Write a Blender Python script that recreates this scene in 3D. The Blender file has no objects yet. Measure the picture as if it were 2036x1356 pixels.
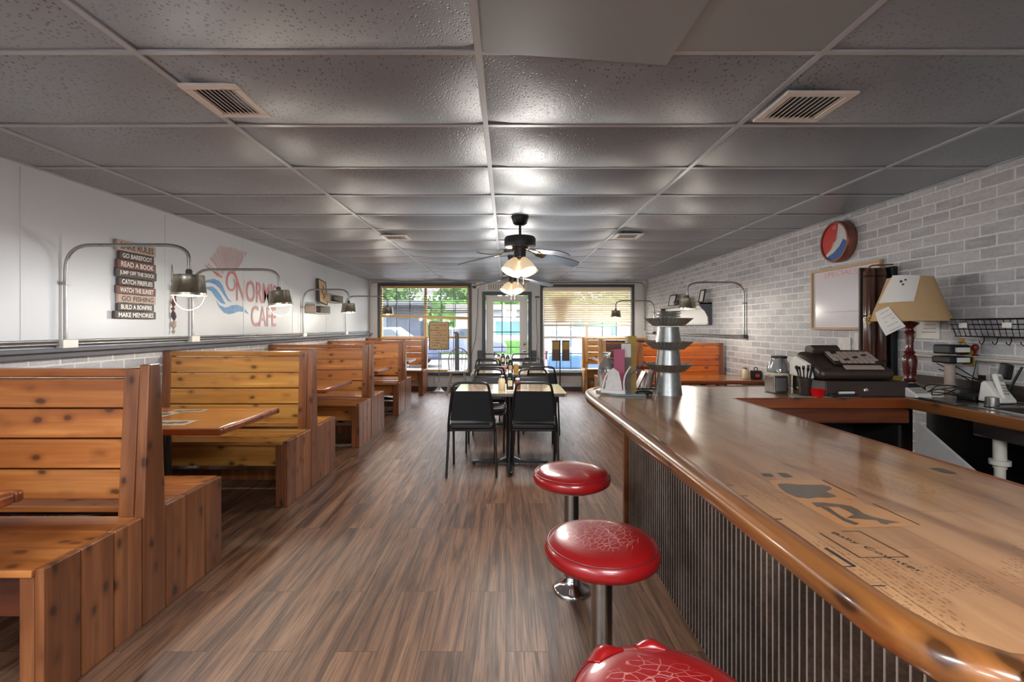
import bpy, bmesh, math, random
from mathutils import Vector, Matrix
random.seed(7)
PI = math.pi
C = bpy.context.scene.collection
sc = bpy.context.scene
# ------------------------------------------------------------------ camera
F = 937.0; VX = 1006.0; VY = 650.0; CH = 1.37; CEIL = 2.37
cd = bpy.data.cameras.new('camera'); cam = bpy.data.objects.new('camera', cd); C.objects.link(cam)
cd.sensor_width = 36; cd.lens = F/2036*36; cd.shift_x = 12/2036; cd.shift_y = -28/2036
cd.clip_start = .02; cd.clip_end = 300
cam.location = (0, 0, CH); cam.rotation_euler = (PI/2, 0, 0)
sc.camera = cam
# ------------------------------------------------------------------ view + world
sc.view_settings.view_transform = 'Standard'; sc.view_settings.look = 'None'
sc.view_settings.gamma = 1; sc.view_settings.use_curve_mapping = False
sc.view_settings.exposure = 0.92
sc.cycles.max_bounces = 8; sc.cycles.diffuse_bounces = 5; sc.cycles.glossy_bounces = 4
sc.cycles.transmission_bounces = 6; sc.cycles.sample_clamp_indirect = 6
sc.cycles.caustics_reflective = False; sc.cycles.caustics_refractive = False
W = bpy.data.worlds.new('sky'); sc.world = W; W.use_nodes = True
wn = W.node_tree.nodes; wl = W.node_tree.links
bg = wn['Background']
sky = wn.new('ShaderNodeTexSky'); sky.sky_type = 'HOSEK_WILKIE'; sky.turbidity = 6; sky.sun_direction = (-.5, -.5, .7)
mx = wn.new('ShaderNodeMix'); mx.data_type = 'RGBA'; mx.inputs[0].default_value = .88
wl.new(sky.outputs[0], mx.inputs[6]); mx.inputs[7].default_value = (.93, .96, 1, 1)
wl.new(mx.outputs[2], bg.inputs[0]); bg.inputs[1].default_value = 6.5
# daylight portals in the two shop windows and the door
def area(name, loc, rot, sx, sy, energy, col=(1, 1, 1), portal=False, spread=None):
    l = bpy.data.lights.new(name, 'AREA'); l.shape = 'RECTANGLE'; l.size = sx; l.size_y = sy
    l.energy = energy; l.color = col
    if portal: l.cycles.is_portal = True
    if spread: l.spread = spread
    o = bpy.data.objects.new(name, l); C.objects.link(o); o.location = loc; o.rotation_euler = rot
    return o
for nx, w_ in ((-1.765, 1.95), (1.757, 1.93)):
    area('window_portal', (nx, 10.42, 1.35), (-PI/2, 0, 0), w_, 1.9, 1, portal=True)
area('window_portal', (.01, 10.42, 1.1), (-PI/2, 0, 0), .6, 1.7, 1, portal=True)
sl = bpy.data.lights.new('sun', 'SUN'); sl.energy = 2.5; sl.angle = .25; sl.color = (1, .97, .93)
so = bpy.data.objects.new('sun', sl); C.objects.link(so); so.rotation_euler = (math.radians(38), 0, math.radians(-12)); so.location = (0, 14, 12)
# unseen fill lights added at the ceiling behind the camera to brighten the room
FILLS = [(-1.95, -.55), (.55, -.55), (-1.95, -2.4), (.55, -2.4), (1.8, .45)]
for tx, ty in FILLS[:4]:
    area('troffer_light', (tx, ty, CEIL-.06), (0, 0, 0), 1.1, .5, 48, (.88, .94, 1))

# ------------------------------------------------------------------ materials
def nodes(name):
    m = bpy.data.materials.new(name); m.use_nodes = True
    t = m.node_tree; b = t.nodes['Principled BSDF']
    return m, t, b
def N(t, kind, **k):
    n = t.nodes.new('ShaderNode'+kind)
    for a, v in k.items():
        if a.startswith('_'): n.inputs[a[1:].replace('_', ' ')].default_value = v
        else: setattr(n, a, v)
    return n
def c4(c): return (c[0], c[1], c[2], 1)
def srgb(r, g, b):
    f = lambda v: (v/255/12.92) if v/255 < .04045 else ((v/255+.055)/1.055)**2.4
    return (f(r), f(g), f(b))
def ramp(t, stops):
    n = t.nodes.new('ShaderNodeValToRGB'); e = n.color_ramp.elements
    while len(e) < len(stops): e.new(.5)
    for i, (p, c) in enumerate(stops):
        e[i].position = p; e[i].color = c4(c) if len(c) == 3 else c
    return n
def mixc(t, fac, a, b, mode='MIX'):
    n = t.nodes.new('ShaderNodeMix'); n.data_type = 'RGBA'; n.blend_type = mode
    for s, v in ((0, fac), (6, a), (7, b)):
        if hasattr(v, 'is_linked') or hasattr(v, 'links'): t.links.new(v, n.inputs[s])
        elif s == 0: n.inputs[0].default_value = v
        else: n.inputs[s].default_value = c4(v)
    return n.outputs[2]
def math_(t, op, a, b=None, c=None):
    n = t.nodes.new('ShaderNodeMath'); n.operation = op
    for i, v in enumerate((a, b, c)):
        if v is None: continue
        if hasattr(v, 'links'): t.links.new(v, n.inputs[i])
        else: n.inputs[i].default_value = v
    return n.outputs[0]
def vmath(t, op, a, b):
    n = t.nodes.new('ShaderNodeVectorMath'); n.operation = op
    for i, v in enumerate((a, b)):
        if hasattr(v, 'links'): t.links.new(v, n.inputs[i])
        else: n.inputs[i].default_value = v
    return n.outputs[0]
def bumpit(t, b, h, s=.3, d=.01):
    n = N(t, 'Bump'); n.inputs['Strength'].default_value = s; n.inputs['Distance'].default_value = d
    t.links.new(h, n.inputs['Height']); t.links.new(n.outputs[0], b.inputs['Normal'])
def objco(t):
    return N(t, 'TexCoord').outputs['Object']
def M(name, col, rough=.5, metal=0, coat=0, var=.12, vs=18, bump=0, bs=150, emis=None, es=0, trans=0, alpha=1, sub=0):
    m, t, b = nodes(name)
    co = objco(t)
    n = N(t, 'TexNoise', _Scale=vs, _Detail=4.0); t.links.new(co, n.inputs['Vector'])
    hi = tuple(min(1, c*(1+var)) for c in col); lo = tuple(c*(1-var) for c in col)
    t.links.new(mixc(t, n.outputs['Fac'], lo, hi), b.inputs['Base Color'])
    b.inputs['Roughness'].default_value = rough; b.inputs['Metallic'].default_value = metal
    b.inputs['Coat Weight'].default_value = coat; b.inputs['Coat Roughness'].default_value = .08
    b.inputs['Transmission Weight'].default_value = trans; b.inputs['Alpha'].default_value = alpha
    if bump:
        n2 = N(t, 'TexNoise', _Scale=bs, _Detail=3.0); t.links.new(co, n2.inputs['Vector'])
        bumpit(t, b, n2.outputs['Fac'], bump, .004)
    if emis:
        b.inputs['Emission Color'].default_value = c4(emis); b.inputs['Emission Strength'].default_value = es
    return m
def pine(name, light, mid, dark, axis, rough=.33, coat=.35, knot=1.0):
    """varnished knotty pine, grain along axis; every board varies on its own"""
    m, t, b = nodes(name)
    co = objco(t)
    geo = N(t, 'NewGeometry'); ri = geo.outputs['Random Per Island']
    off = N(t, 'CombineXYZ')
    for i in range(3): t.links.new(math_(t, 'MULTIPLY', ri, (31.7, 17.3, 53.1)[i]), off.inputs[i])
    p = vmath(t, 'ADD', co, off.outputs[0])
    s1 = [14, 14, 14]; s1[axis] = .9
    n1 = N(t, 'TexNoise', _Scale=1.0, _Detail=5.0, _Distortion=.6); t.links.new(vmath(t, 'MULTIPLY', p, s1), n1.inputs['Vector'])
    s2 = [70, 70, 70]; s2[axis] = 2.0
    n2 = N(t, 'TexNoise', _Scale=1.0, _Detail=3.0); t.links.new(vmath(t, 'MULTIPLY', p, s2), n2.inputs['Vector'])
    r1 = ramp(t, [(.36, light), (.5, mid), (.72, tuple(.55*a+.45*d for a, d in zip(mid, dark)))]); t.links.new(n1.outputs['Fac'], r1.inputs[0])
    r2 = ramp(t, [(.35, (.72, .68, .62)), (.6, (1, 1, 1))]); t.links.new(n2.outputs['Fac'], r2.inputs[0])
    col = mixc(t, .55, r1.outputs[0], r2.outputs[0], 'MULTIPLY')
    # knots
    s3 = [11, 11, 11]; s3[axis] = 6.2
    wob = N(t, 'TexNoise', _Scale=9.0); t.links.new(p, wob.inputs['Vector'])
    pk = vmath(t, 'ADD', vmath(t, 'MULTIPLY', p, s3), vmath(t, 'MULTIPLY', wob.outputs['Color'], (.35, .35, .35)))
    v = N(t, 'TexVoronoi', _Scale=1.0); t.links.new(pk, v.inputs['Vector'])
    k = ramp(t, [(0, (1, 1, 1)), (.12, (.95, .95, .95)), (.16, (.5, .5, .5)), (.22, (.22, .22, .22)), (.36, (.0, .0, .0))]); t.links.new(v.outputs['Distance'], k.inputs[0])
    col = mixc(t, math_(t, 'MULTIPLY', k.outputs[0], .85*knot), col, tuple(d*.35 for d in dark))
    # board to board
    br = ramp(t, [(0, (.66, .62, .60)), (1, (1.05, 1.05, 1.05))]); t.links.new(ri, br.inputs[0])
    col = mixc(t, 1.0, col, br.outputs[0], 'MULTIPLY')
    t.links.new(col, b.inputs['Base Color'])
    b.inputs['Roughness'].default_value = rough; b.inputs['Coat Weight'].default_value = coat; b.inputs['Coat Roughness'].default_value = .12
    bumpit(t, b, n2.outputs['Fac'], .08, .002)
    return m
def brickmat(name, c1, c2, mortar, smear, axes=(1, 2), bw=.208, rh=.075, ms=.0075, smearamt=.5):
    m, t, b = nodes(name)
    sp = N(t, 'SeparateXYZ'); t.links.new(objco(t), sp.inputs[0])
    cb = N(t, 'CombineXYZ'); t.links.new(sp.outputs[axes[0]], cb.inputs[0]); t.links.new(sp.outputs[axes[1]], cb.inputs[1])
    wob = N(t, 'TexNoise', _Scale=14.0); t.links.new(cb.outputs[0], wob.inputs['Vector'])
    v = vmath(t, 'ADD', cb.outputs[0], vmath(t, 'MULTIPLY', wob.outputs['Color'], (.008, .008, 0)))
    br = N(t, 'TexBrick'); t.links.new(v, br.inputs['Vector'])
    for k, x in (('Scale', 1.0), ('Mortar Size', ms), ('Mortar Smooth', .25), ('Bias', 0.0), ('Brick Width', bw), ('Row Height', rh)): br.inputs[k].default_value = x
    br.inputs['Color1'].default_value = c4(c1); br.inputs['Color2'].default_value = c4(c2); br.inputs['Mortar'].default_value = c4(mortar)
    n = N(t, 'TexNoise', _Scale=3.0, _Detail=8.0, _Roughness=.7); t.links.new(vmath(t, 'MULTIPLY', cb.outputs[0], (1.2, 5, 1)), n.inputs['Vector'])
    r = ramp(t, [(.42, (0, 0, 0)), (.72, (1, 1, 1))]); t.links.new(n.outputs['Fac'], r.inputs[0])
    col = mixc(t, math_(t, 'MULTIPLY', r.outputs[0], smearamt), br.outputs['Color'], smear)
    n3 = N(t, 'TexNoise', _Scale=40.0, _Detail=5.0); t.links.new(cb.outputs[0], n3.inputs['Vector'])
    r3 = ramp(t, [(.3, (.86, .86, .86)), (.6, (1, 1, 1))]); t.links.new(n3.outputs['Fac'], r3.inputs[0])
    col = mixc(t, 1, col, r3.outputs[0], 'MULTIPLY')
    t.links.new(col, b.inputs['Base Color']); b.inputs['Roughness'].default_value = .55
    h = math_(t, 'ADD', math_(t, 'MULTIPLY', br.outputs['Fac'], -1), math_(t, 'MULTIPLY', n3.outputs['Fac'], .35))
    bumpit(t, b, h, .55, .006)
    return m
def floormat():
    m, t, b = nodes('vinyl_plank')
    sp = N(t, 'SeparateXYZ'); t.links.new(objco(t), sp.inputs[0])
    cb = N(t, 'CombineXYZ'); t.links.new(sp.outputs[1], cb.inputs[0]); t.links.new(sp.outputs[0], cb.inputs[1])
    br = N(t, 'TexBrick'); t.links.new(cb.outputs[0], br.inputs['Vector']); br.offset = .37
    for k, x in (('Scale', 1.0), ('Mortar Size', .0012), ('Mortar Smooth', .1), ('Bias', 0.0), ('Brick Width', 1.22), ('Row Height', .18)): br.inputs[k].default_value = x
    br.inputs['Color1'].default_value = (0, 0, 0, 1); br.inputs['Color2'].default_value = (1, 1, 1, 1); br.inputs['Mortar'].default_value = (.5, .5, .5, 1)
    rnd = br.outputs['Color']
    off = vmath(t, 'MULTIPLY', rnd, (9.3, 4.1, 0))
    p = vmath(t, 'ADD', cb.outputs[0], off)
    n1 = N(t, 'TexNoise', _Scale=1.0, _Detail=6.0, _Roughness=.62, _Distortion=.8); t.links.new(vmath(t, 'MULTIPLY', p, (1.0, 15, 1)), n1.inputs['Vector'])
    n2 = N(t, 'TexNoise', _Scale=1.0, _Detail=4.0, _Roughness=.7); t.links.new(vmath(t, 'MULTIPLY', p, (3.2, 115, 1)), n2.inputs['Vector'])
    r1 = ramp(t, [(.30, srgb(54, 36, 27)), (.43, srgb(96, 66, 48)), (.56, srgb(130, 94, 70)), (.72, srgb(158, 120, 92))]); t.links.new(n1.outputs['Fac'], r1.inputs[0])
    r2 = ramp(t, [(.36, (.38, .35, .33)), (.52, (1, 1, 1))]); t.links.new(n2.outputs['Fac'], r2.inputs[0])
    col = mixc(t, .75, r1.outputs[0], r2.outputs[0], 'MULTIPLY')
    rr = ramp(t, [(0, (.86, .84, .83)), (1, (1.06, 1.05, 1.04))]); t.links.new(rnd, rr.inputs[0])
    col = mixc(t, 1, col, rr.outputs[0], 'MULTIPLY')
    col = mixc(t, br.outputs['Fac'], col, srgb(38, 26, 20))
    t.links.new(col, b.inputs['Base Color'])
    rg = ramp(t, [(.3, (.52, .52, .52)), (.7, (.36, .36, .36))]); t.links.new(n2.outputs['Fac'], rg.inputs[0])
    t.links.new(rg.outputs[0], b.inputs['Roughness'])
    b.inputs['Specular IOR Level'].default_value = .6
    bumpit(t, b, math_(t, 'ADD', n2.outputs['Fac'], math_(t, 'MULTIPLY', br.outputs['Fac'], -.8)), .22, .003)
    return m
def tilemat():
    m, t, b = nodes('acoustic_tile')
    co = objco(t)
    v = N(t, 'TexVoronoi', _Scale=62.0); t.links.new(vmath(t, 'MULTIPLY', co, (1, .7, 1)), v.inputs['Vector'])
    r = ramp(t, [(0, (.22, .22, .22)), (.2, (.3, .3, .3)), (.3, (1, 1, 1))]); t.links.new(v.outputs['Distance'], r.inputs[0])
    n = N(t, 'TexNoise', _Scale=1.1, _Detail=4.0); t.links.new(co, n.inputs['Vector'])
    base = ramp(t, [(.3, srgb(122, 132, 142)), (.7, srgb(146, 156, 166))]); t.links.new(n.outputs['Fac'], base.inputs[0])
    sel = ramp(t, [(.42, (.15, .15, .15)), (.6, (.9, .9, .9))]); t.links.new(n.outputs['Fac'], sel.inputs[0])
    col = mixc(t, sel.outputs[0], base.outputs[0], mixc(t, 1, base.outputs[0], r.outputs[0], 'MULTIPLY'))
    t.links.new(col, b.inputs['Base Color']); b.inputs['Roughness'].default_value = .39; b.inputs['Specular IOR Level'].default_value = 1.0
    n2 = N(t, 'TexNoise', _Scale=170.0, _Detail=2.0); t.links.new(co, n2.inputs['Vector'])
    bumpit(t, b, math_(t, 'ADD', r.outputs[0], n2.outputs['Fac']), .35, .003)
    return m
def bartop():
    m, t, b = nodes('lacquered_newsprint_top')
    co = objco(t)
    sp = N(t, 'SeparateXYZ'); t.links.new(co, sp.inputs[0])
    cb = N(t, 'CombineXYZ'); t.links.new(sp.outputs[1], cb.inputs[0]); t.links.new(sp.outputs[0], cb.inputs[1])
    def bt(bw, rh, ms, off):
        br = N(t, 'TexBrick'); t.links.new(cb.outputs[0], br.inputs['Vector']); br.offset = off
        for k, x in (('Scale', 1.0), ('Mortar Size', ms), ('Mortar Smooth', .2), ('Bias', 0.0), ('Brick Width', bw), ('Row Height', rh)): br.inputs[k].default_value = x
        br.inputs['Color1'].default_value = (0, 0, 0, 1); br.inputs['Color2'].default_value = (1, 1, 1, 1); br.inputs['Mortar'].default_value = (.5, .5, .5, 1)
        return br
    n1 = N(t, 'TexNoise', _Scale=1.0, _Detail=6.0, _Distortion=.7); t.links.new(vmath(t, 'MULTIPLY', co, (13, 2.0, 1)), n1.inputs['Vector'])
    base = ramp(t, [(.28, srgb(112, 76, 48)), (.42, srgb(150, 106, 70)), (.6, srgb(170, 127, 88)), (.8, srgb(140, 98, 64))]); t.links.new(n1.outputs['Fac'], base.inputs[0])
    pg = bt(.31, .215, .0012, .41)
    pr = ramp(t, [(0, (.86, .82, .80)), (1, (1.05, 1.04, 1.02))]); t.links.new(pg.outputs['Color'], pr.inputs[0])
    col = mixc(t, 1, base.outputs[0], pr.outputs[0], 'MULTIPLY')
    # printed text: rows of broken dashes inside columns
    rows = math_(t, 'LESS_THAN', math_(t, 'MODULO', math_(t, 'MULTIPLY', sp.outputs[0], 1), .0115), .005)
    w = N(t, 'TexNoise', _Scale=1.0, _Detail=2.0); t.links.new(vmath(t, 'MULTIPLY', co, (87, 120, 1)), w.inputs['Vector'])
    words = math_(t, 'GREATER_THAN', w.outputs['Fac'], .52)
    cn = N(t, 'TexNoise', _Scale=3.3, _Detail=1.0); t.links.new(co, cn.inputs['Vector'])
    area_ = math_(t, 'GREATER_THAN', cn.outputs['Fac'], .54)
    ink = math_(t, 'MULTIPLY', math_(t, 'MULTIPLY', rows, words), math_(t, 'MULTIPLY', area_, .45))
    col = mixc(t, ink, col, srgb(70, 40, 22))
    col = mixc(t, math_(t, 'MULTIPLY', pg.outputs['Fac'], .55), col, srgb(96, 54, 28))
    st = N(t, 'TexNoise', _Scale=1.0, _Detail=5.0); t.links.new(vmath(t, 'MULTIPLY', co, (11, 4.5, 1)), st.inputs['Vector'])
    sr = ramp(t, [(.62, (0, 0, 0)), (.72, (.55, .55, .55))]); t.links.new(st.outputs['Fac'], sr.inputs[0])
    col = mixc(t, sr.outputs[0], col, srgb(92, 60, 42))
    t.links.new(col, b.inputs['Base Color']); b.inputs['Roughness'].default_value = .28
    b.inputs['Coat Weight'].default_value = .8; b.inputs['Coat Roughness'].default_value = .1
    nb = N(t, 'TexNoise', _Scale=9.0, _Detail=2.0); t.links.new(co, nb.inputs['Vector']); bumpit(t, b, nb.outputs['Fac'], .06, .004)
    return m
def rustmat():
    m, t, b = nodes('weathered_corrugated_tin')
    co = objco(t)
    n = N(t, 'TexNoise', _Scale=2.4, _Detail=8.0, _Roughness=.7); t.links.new(vmath(t, 'MULTIPLY', co, (1, 1, .7)), n.inputs['Vector'])
    n2 = N(t, 'TexNoise', _Scale=90.0, _Detail=4.0); t.links.new(co, n2.inputs['Vector'])
    r = ramp(t, [(.3, srgb(40, 31, 26)), (.5, srgb(70, 55, 44)), (.68, srgb(104, 88, 74))]); t.links.new(n.outputs['Fac'], r.inputs[0])
    r2 = ramp(t, [(.35, (.6, .6, .6)), (.6, (1, 1, 1))]); t.links.new(n2.outputs['Fac'], r2.inputs[0])
    sp = N(t, 'SeparateXYZ'); t.links.new(co, sp.inputs[0])   # paler lines along the crests
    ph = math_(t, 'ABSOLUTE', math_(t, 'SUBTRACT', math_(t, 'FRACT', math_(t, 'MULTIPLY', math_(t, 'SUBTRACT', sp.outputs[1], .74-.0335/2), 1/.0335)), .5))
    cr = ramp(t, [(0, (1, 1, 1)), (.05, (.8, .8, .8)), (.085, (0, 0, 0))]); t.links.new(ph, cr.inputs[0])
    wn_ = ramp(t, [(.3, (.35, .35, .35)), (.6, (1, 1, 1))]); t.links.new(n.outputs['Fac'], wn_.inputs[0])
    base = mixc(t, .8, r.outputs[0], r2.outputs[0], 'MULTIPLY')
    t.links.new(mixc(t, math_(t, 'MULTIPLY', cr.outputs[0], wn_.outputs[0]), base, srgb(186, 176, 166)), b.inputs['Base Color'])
    b.inputs['Metallic'].default_value = .65; b.inputs['Roughness'].default_value = .42
    bumpit(t, b, n2.outputs['Fac'], .15, .002)
    return m
def vinylmat():
    m, t, b = nodes('cracked_red_vinyl')
    co = objco(t)
    w = N(t, 'TexNoise', _Scale=14.0, _Detail=3.0); t.links.new(co, w.inputs['Vector'])
    p = vmath(t, 'ADD', vmath(t, 'MULTIPLY', co, (30, 56, 4)), vmath(t, 'MULTIPLY', w.outputs['Color'], (1.6, 1.6, 0)))
    v = N(t, 'TexVoronoi', feature='DISTANCE_TO_EDGE', _Scale=1.0); t.links.new(p, v.inputs['Vector'])
    l = N(t, 'VectorMath', operation='LENGTH'); t.links.new(vmath(t, 'MULTIPLY', co, (1, 1, 0)), l.inputs[0])
    msk = ramp(t, [(.0, (1, 1, 1)), (.085, (.9, .9, .9)), (.125, (0, 0, 0))])
    t.links.new(math_(t, 'ADD', l.outputs['Value'], math_(t, 'MULTIPLY', math_(t, 'SUBTRACT', w.outputs['Fac'], .5), .12)), msk.inputs[0])
    up = N(t, 'SeparateXYZ'); t.links.new(co, up.inputs[0])
    top = math_(t, 'GREATER_THAN', up.outputs[2], .6)
    k = ramp(t, [(0, (1, 1, 1)), (.03, (1, 1, 1)), (.06, (0, 0, 0))]); t.links.new(v.outputs['Distance'], k.inputs[0])
    cr = math_(t, 'MULTIPLY', math_(t, 'MULTIPLY', k.outputs[0], msk.outputs[0]), top)
    t.links.new(mixc(t, cr, srgb(136, 16, 18), srgb(186, 104, 96)), b.inputs['Base Color'])
    b.inputs['Roughness'].default_value = .3; b.inputs['Coat Weight'].default_value = .3
    bumpit(t, b, math_(t, 'MULTIPLY', cr, 1), .7, .004)
    return m
MT = {}
L_, D_ = srgb(214, 138, 62), srgb(96, 46, 18)
MT['pineX'] = pine('honey_pine_boards', srgb(206, 134, 70), srgb(180, 106, 48), srgb(100, 48, 20), 0)
MT['pineZ'] = pine('honey_pine_uprights', srgb(166, 106, 64), srgb(140, 85, 50), srgb(80, 45, 26), 2, rough=.34)
MT['pineY'] = pine('honey_pine_caps', srgb(176, 100, 52), srgb(150, 80, 40), srgb(90, 44, 20), 1)
MT['paleX'] = pine('golden_pine_boards', srgb(214, 160, 80), srgb(196, 136, 62), srgb(120, 66, 26), 0)  # lamp light's yellow put into the board colour of the second left bench
MT['orangeX'] = pine('orange_pine_boards', srgb(216, 118, 40), srgb(196, 96, 28), srgb(112, 46, 12), 0)
MT['lightZ'] = pine('pale_pine_uprights', srgb(226, 178, 110), srgb(210, 158, 92), srgb(150, 96, 46), 2)
MT['tableX'] = pine('table_pine', srgb(212, 152, 80), srgb(188, 122, 56), srgb(112, 62, 26), 0, rough=.2, coat=.8, knot=.5)
MT['trimY'] = pine('varnished_log_edge', srgb(160, 104, 52), srgb(134, 82, 38), srgb(72, 38, 18), 1, rough=.28, coat=.6)
MT['trimX'] = pine('red_brown_edging', srgb(172, 92, 42), srgb(150, 74, 30), srgb(86, 36, 14), 0, rough=.3)
MT['darkwoodX'] = pine('red_stained_board', srgb(112, 60, 36), srgb(92, 46, 26), srgb(48, 24, 14), 0)
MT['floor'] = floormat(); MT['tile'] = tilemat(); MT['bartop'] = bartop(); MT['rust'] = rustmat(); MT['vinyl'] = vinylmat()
MT['brickR'] = brickmat('whitewashed_grey_brick', srgb(150, 150, 154), srgb(182, 181, 183), srgb(212, 210, 208), srgb(208, 207, 208), (1, 2))
MT['brickL'] = brickmat('blue_grey_brick', srgb(142, 146, 152), srgb(172, 174, 180), srgb(208, 206, 202), srgb(196, 196, 198), (1, 2))
MT['wallL'] = M('pale_grey_paint', srgb(198, 202, 206), .42, var=.04, vs=1.4, bump=.08, bs=60)
MT['wallF'] = M('warm_grey_paint', srgb(200, 200, 200), .5, var=.04, vs=2)
MT['rail'] = M('charcoal_rail_paint', srgb(84, 86, 92), .35, var=.2, vs=9)
MT['frame'] = M('charcoal_frame_paint', srgb(66, 68, 76), .45, var=.1)
MT['grid'] = M('ceiling_grid_paint', srgb(172, 178, 184), .35, var=.1, vs=6)
MT['smooth'] = M('smooth_grey_board', srgb(140, 147, 150), .4, var=.05, vs=2)
MT['white'] = M('white_paint', srgb(222, 220, 216), .4, var=.04)
MT['offwhite'] = M('aged_white_plastic', srgb(218, 212, 204), .45, var=.06)
MT['black'] = M('black_plastic', srgb(24, 23, 23), .45, var=.3)
MT['blackmetal'] = M('black_enamel', srgb(22, 22, 25), .28, var=.2, coat=.2)
MT['blackvinyl'] = M('black_vinyl', srgb(30, 28, 28), .5, var=.2, bump=.3, bs=300)
MT['backfabric'] = M('black_chair_back_panel', srgb(26, 28, 32), .75, var=.2, bump=.2, bs=400)
MT['galv'] = M('galvanised_steel', (.30, .30, .29), .36, .9, var=.25, vs=45)
MT['galvdark'] = M('dark_galvanised_steel', (.42, .42, .40), .34, .9, var=.35, vs=60)
MT['conduit'] = M('conduit_metal', (.33, .32, .31), .38, .8, var=.3, vs=25)
MT['bucket'] = M('aged_zinc', (.42, .38, .29), .24, .95, var=.3, vs=30)
MT['chrome'] = M('chrome', (.8, .8, .82), .09, 1, var=.03)
MT['steel'] = M('brushed_steel', (.36, .35, .33), .22, 1, var=.12, vs=50)
MT['brass'] = M('antique_brass', (.42, .3, .14), .25, 1, var=.25)
MT['fanblack'] = M('fan_black', srgb(26, 27, 29), .4)
MT['blade'] = M('fan_blade_grey', srgb(78, 84, 94), .3, var=.05, coat=.4)
MT['cream_glass'] = M('cream_glass', srgb(222, 196, 160), .35, emis=(1, .74, .46), es=.28)
MT['bulb'] = M('lit_bulb', (1, .95, .85), .3, emis=(1, .88, .68), es=14)
MT['bulbw'] = M('lit_bulb_cool', (1, 1, 1), .3, emis=(1, .97, .92), es=16)
MT['troffer'] = M('troffer_diffuser', (1, 1, 1), .5, emis=(1, .97, .92), es=3)
MT['slat'] = M('cream_slat', srgb(226, 214, 190), .5, var=.05)
MT['slatdark'] = M('grey_slat', srgb(150, 146, 138), .5)
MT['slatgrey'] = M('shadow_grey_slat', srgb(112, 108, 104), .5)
MT['oak'] = M('bare_oak', srgb(200, 168, 112), .5, var=.12, vs=12)
MT['red'] = M('red_plastic', srgb(214, 20, 22), .3)
MT['paper'] = M('white_paper', srgb(224, 220, 212), .7, var=.04)
MT['pink'] = M('magenta_card', srgb(158, 62, 92), .45, var=.15)
MT['yellowcard'] = M('yellow_brown_card', srgb(170, 138, 60), .5, var=.35, vs=14)
MT['darkcard'] = M('brown_printed_card', srgb(96, 78, 70), .5, var=.5, vs=40)
MT['bluecard'] = M('blue_printed_card', srgb(44, 66, 132), .45, var=.4, vs=30)
MT['whitecard'] = M('printed_white_card', srgb(206, 200, 196), .45, var=.25, vs=35)
MT['ink'] = M('dark_ink', srgb(40, 36, 36), .5)
MT['printgrey'] = M('faded_print_ink', srgb(74, 66, 58), .3, var=.25, vs=40)
MT['printlight'] = M('newsprint_paper', srgb(176, 168, 150), .3, var=.35, vs=50, coat=.6)
MT['rose'] = M('rose_paint', srgb(188, 116, 120), .5, var=.12, vs=25)
MT['palerose'] = M('pale_rose_paint', srgb(204, 142, 132), .5, var=.15)
MT['blue'] = M('blue_paint', srgb(92, 142, 188), .5, var=.28, vs=14)
MT['signdark'] = M('dark_sign_board', srgb(74, 66, 62), .6, var=.25, vs=30)
MT['signred'] = M('worn_red_board', srgb(112, 76, 66), .6, var=.25, vs=30)
MT['signtan'] = M('tan_sign_board', srgb(178, 158, 144), .6, var=.15, vs=30)
MT['kraft'] = M('kraft_board', srgb(190, 160, 122), .7, var=.1, vs=8)
MT['cranberry'] = M('turned_dark_red_wood', srgb(84, 28, 24), .25, var=.3, coat=.5)
MT['shade'] = M('tan_lampshade', srgb(190, 156, 112), .7, var=.05, emis=(.7, .5, .3), es=.0)
MT['brownplastic'] = M('dark_brown_plastic', srgb(52, 40, 34), .4, var=.2)
MT['bronze'] = M('brown_cup_tube', srgb(86, 52, 38), .18, var=.3, coat=.6)
MT['whiteboard'] = M('whiteboard_enamel', srgb(206, 200, 204), .18, var=.05, vs=2)
MT['clockred'] = M('clock_red', srgb(190, 62, 56), .3, var=.12)
MT['clockwhite'] = M('clock_silver_white', srgb(196, 196, 194), .3)
MT['clockblue'] = M('clock_blue', srgb(54, 92, 150), .3)
MT['copper'] = M('copper_rim', srgb(150, 98, 84), .3, .6)
MT['pvc'] = M('white_pvc', srgb(196, 190, 176), .4)
MT['laminate'] = M('dark_speckled_laminate', srgb(70, 60, 54), .22, var=.4, vs=160)
MT['greylam'] = M('grey_brown_tabletop', srgb(176, 152, 120), .2, var=.1, vs=10, coat=.6)
MT['greyedge'] = M('grey_table_edge', srgb(106, 102, 98), .35)
MT['green_bottle'] = M('dark_green_bottle', srgb(20, 34, 32), .15, coat=.5)
MT['sugar'] = M('sugar_glass', srgb(208, 194, 158), .3, var=.15)
MT['ketchup'] = M('brown_sauce', srgb(120, 66, 40), .35)
MT['mustard'] = M('mustard', srgb(196, 150, 66), .4)
MT['jarglass'] = M('jar_glass', srgb(225, 230, 230), .05, var=.03, trans=.85)
MT['figure'] = M('pale_figurine', srgb(186, 172, 156), .5, var=.3, vs=60)
MT['dred'] = M('dark_red_glaze', srgb(110, 30, 28), .3)
MT['navy'] = M('navy_paint', srgb(44, 52, 78), .5)
def glassmat():
    m, t, b = nodes('window_glass')
    tr = N(t, 'BsdfTransparent'); gl = N(t, 'BsdfGlossy'); gl.inputs['Roughness'].default_value = .03
    n = N(t, 'TexNoise', _Scale=2.0); r = ramp(t, [(0, (.05, .05, .05)), (1, (.08, .08, .08))]); t.links.new(n.outputs['Fac'], r.inputs[0])
    mxs = N(t, 'MixShader'); t.links.new(r.outputs[0], mxs.inputs[0]); t.links.new(tr.outputs[0], mxs.inputs[1]); t.links.new(gl.outputs[0], mxs.inputs[2])
    t.links.new(mxs.outputs[0], t.nodes['Material Output'].inputs[0]); t.nodes.remove(b)
    return m
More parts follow.
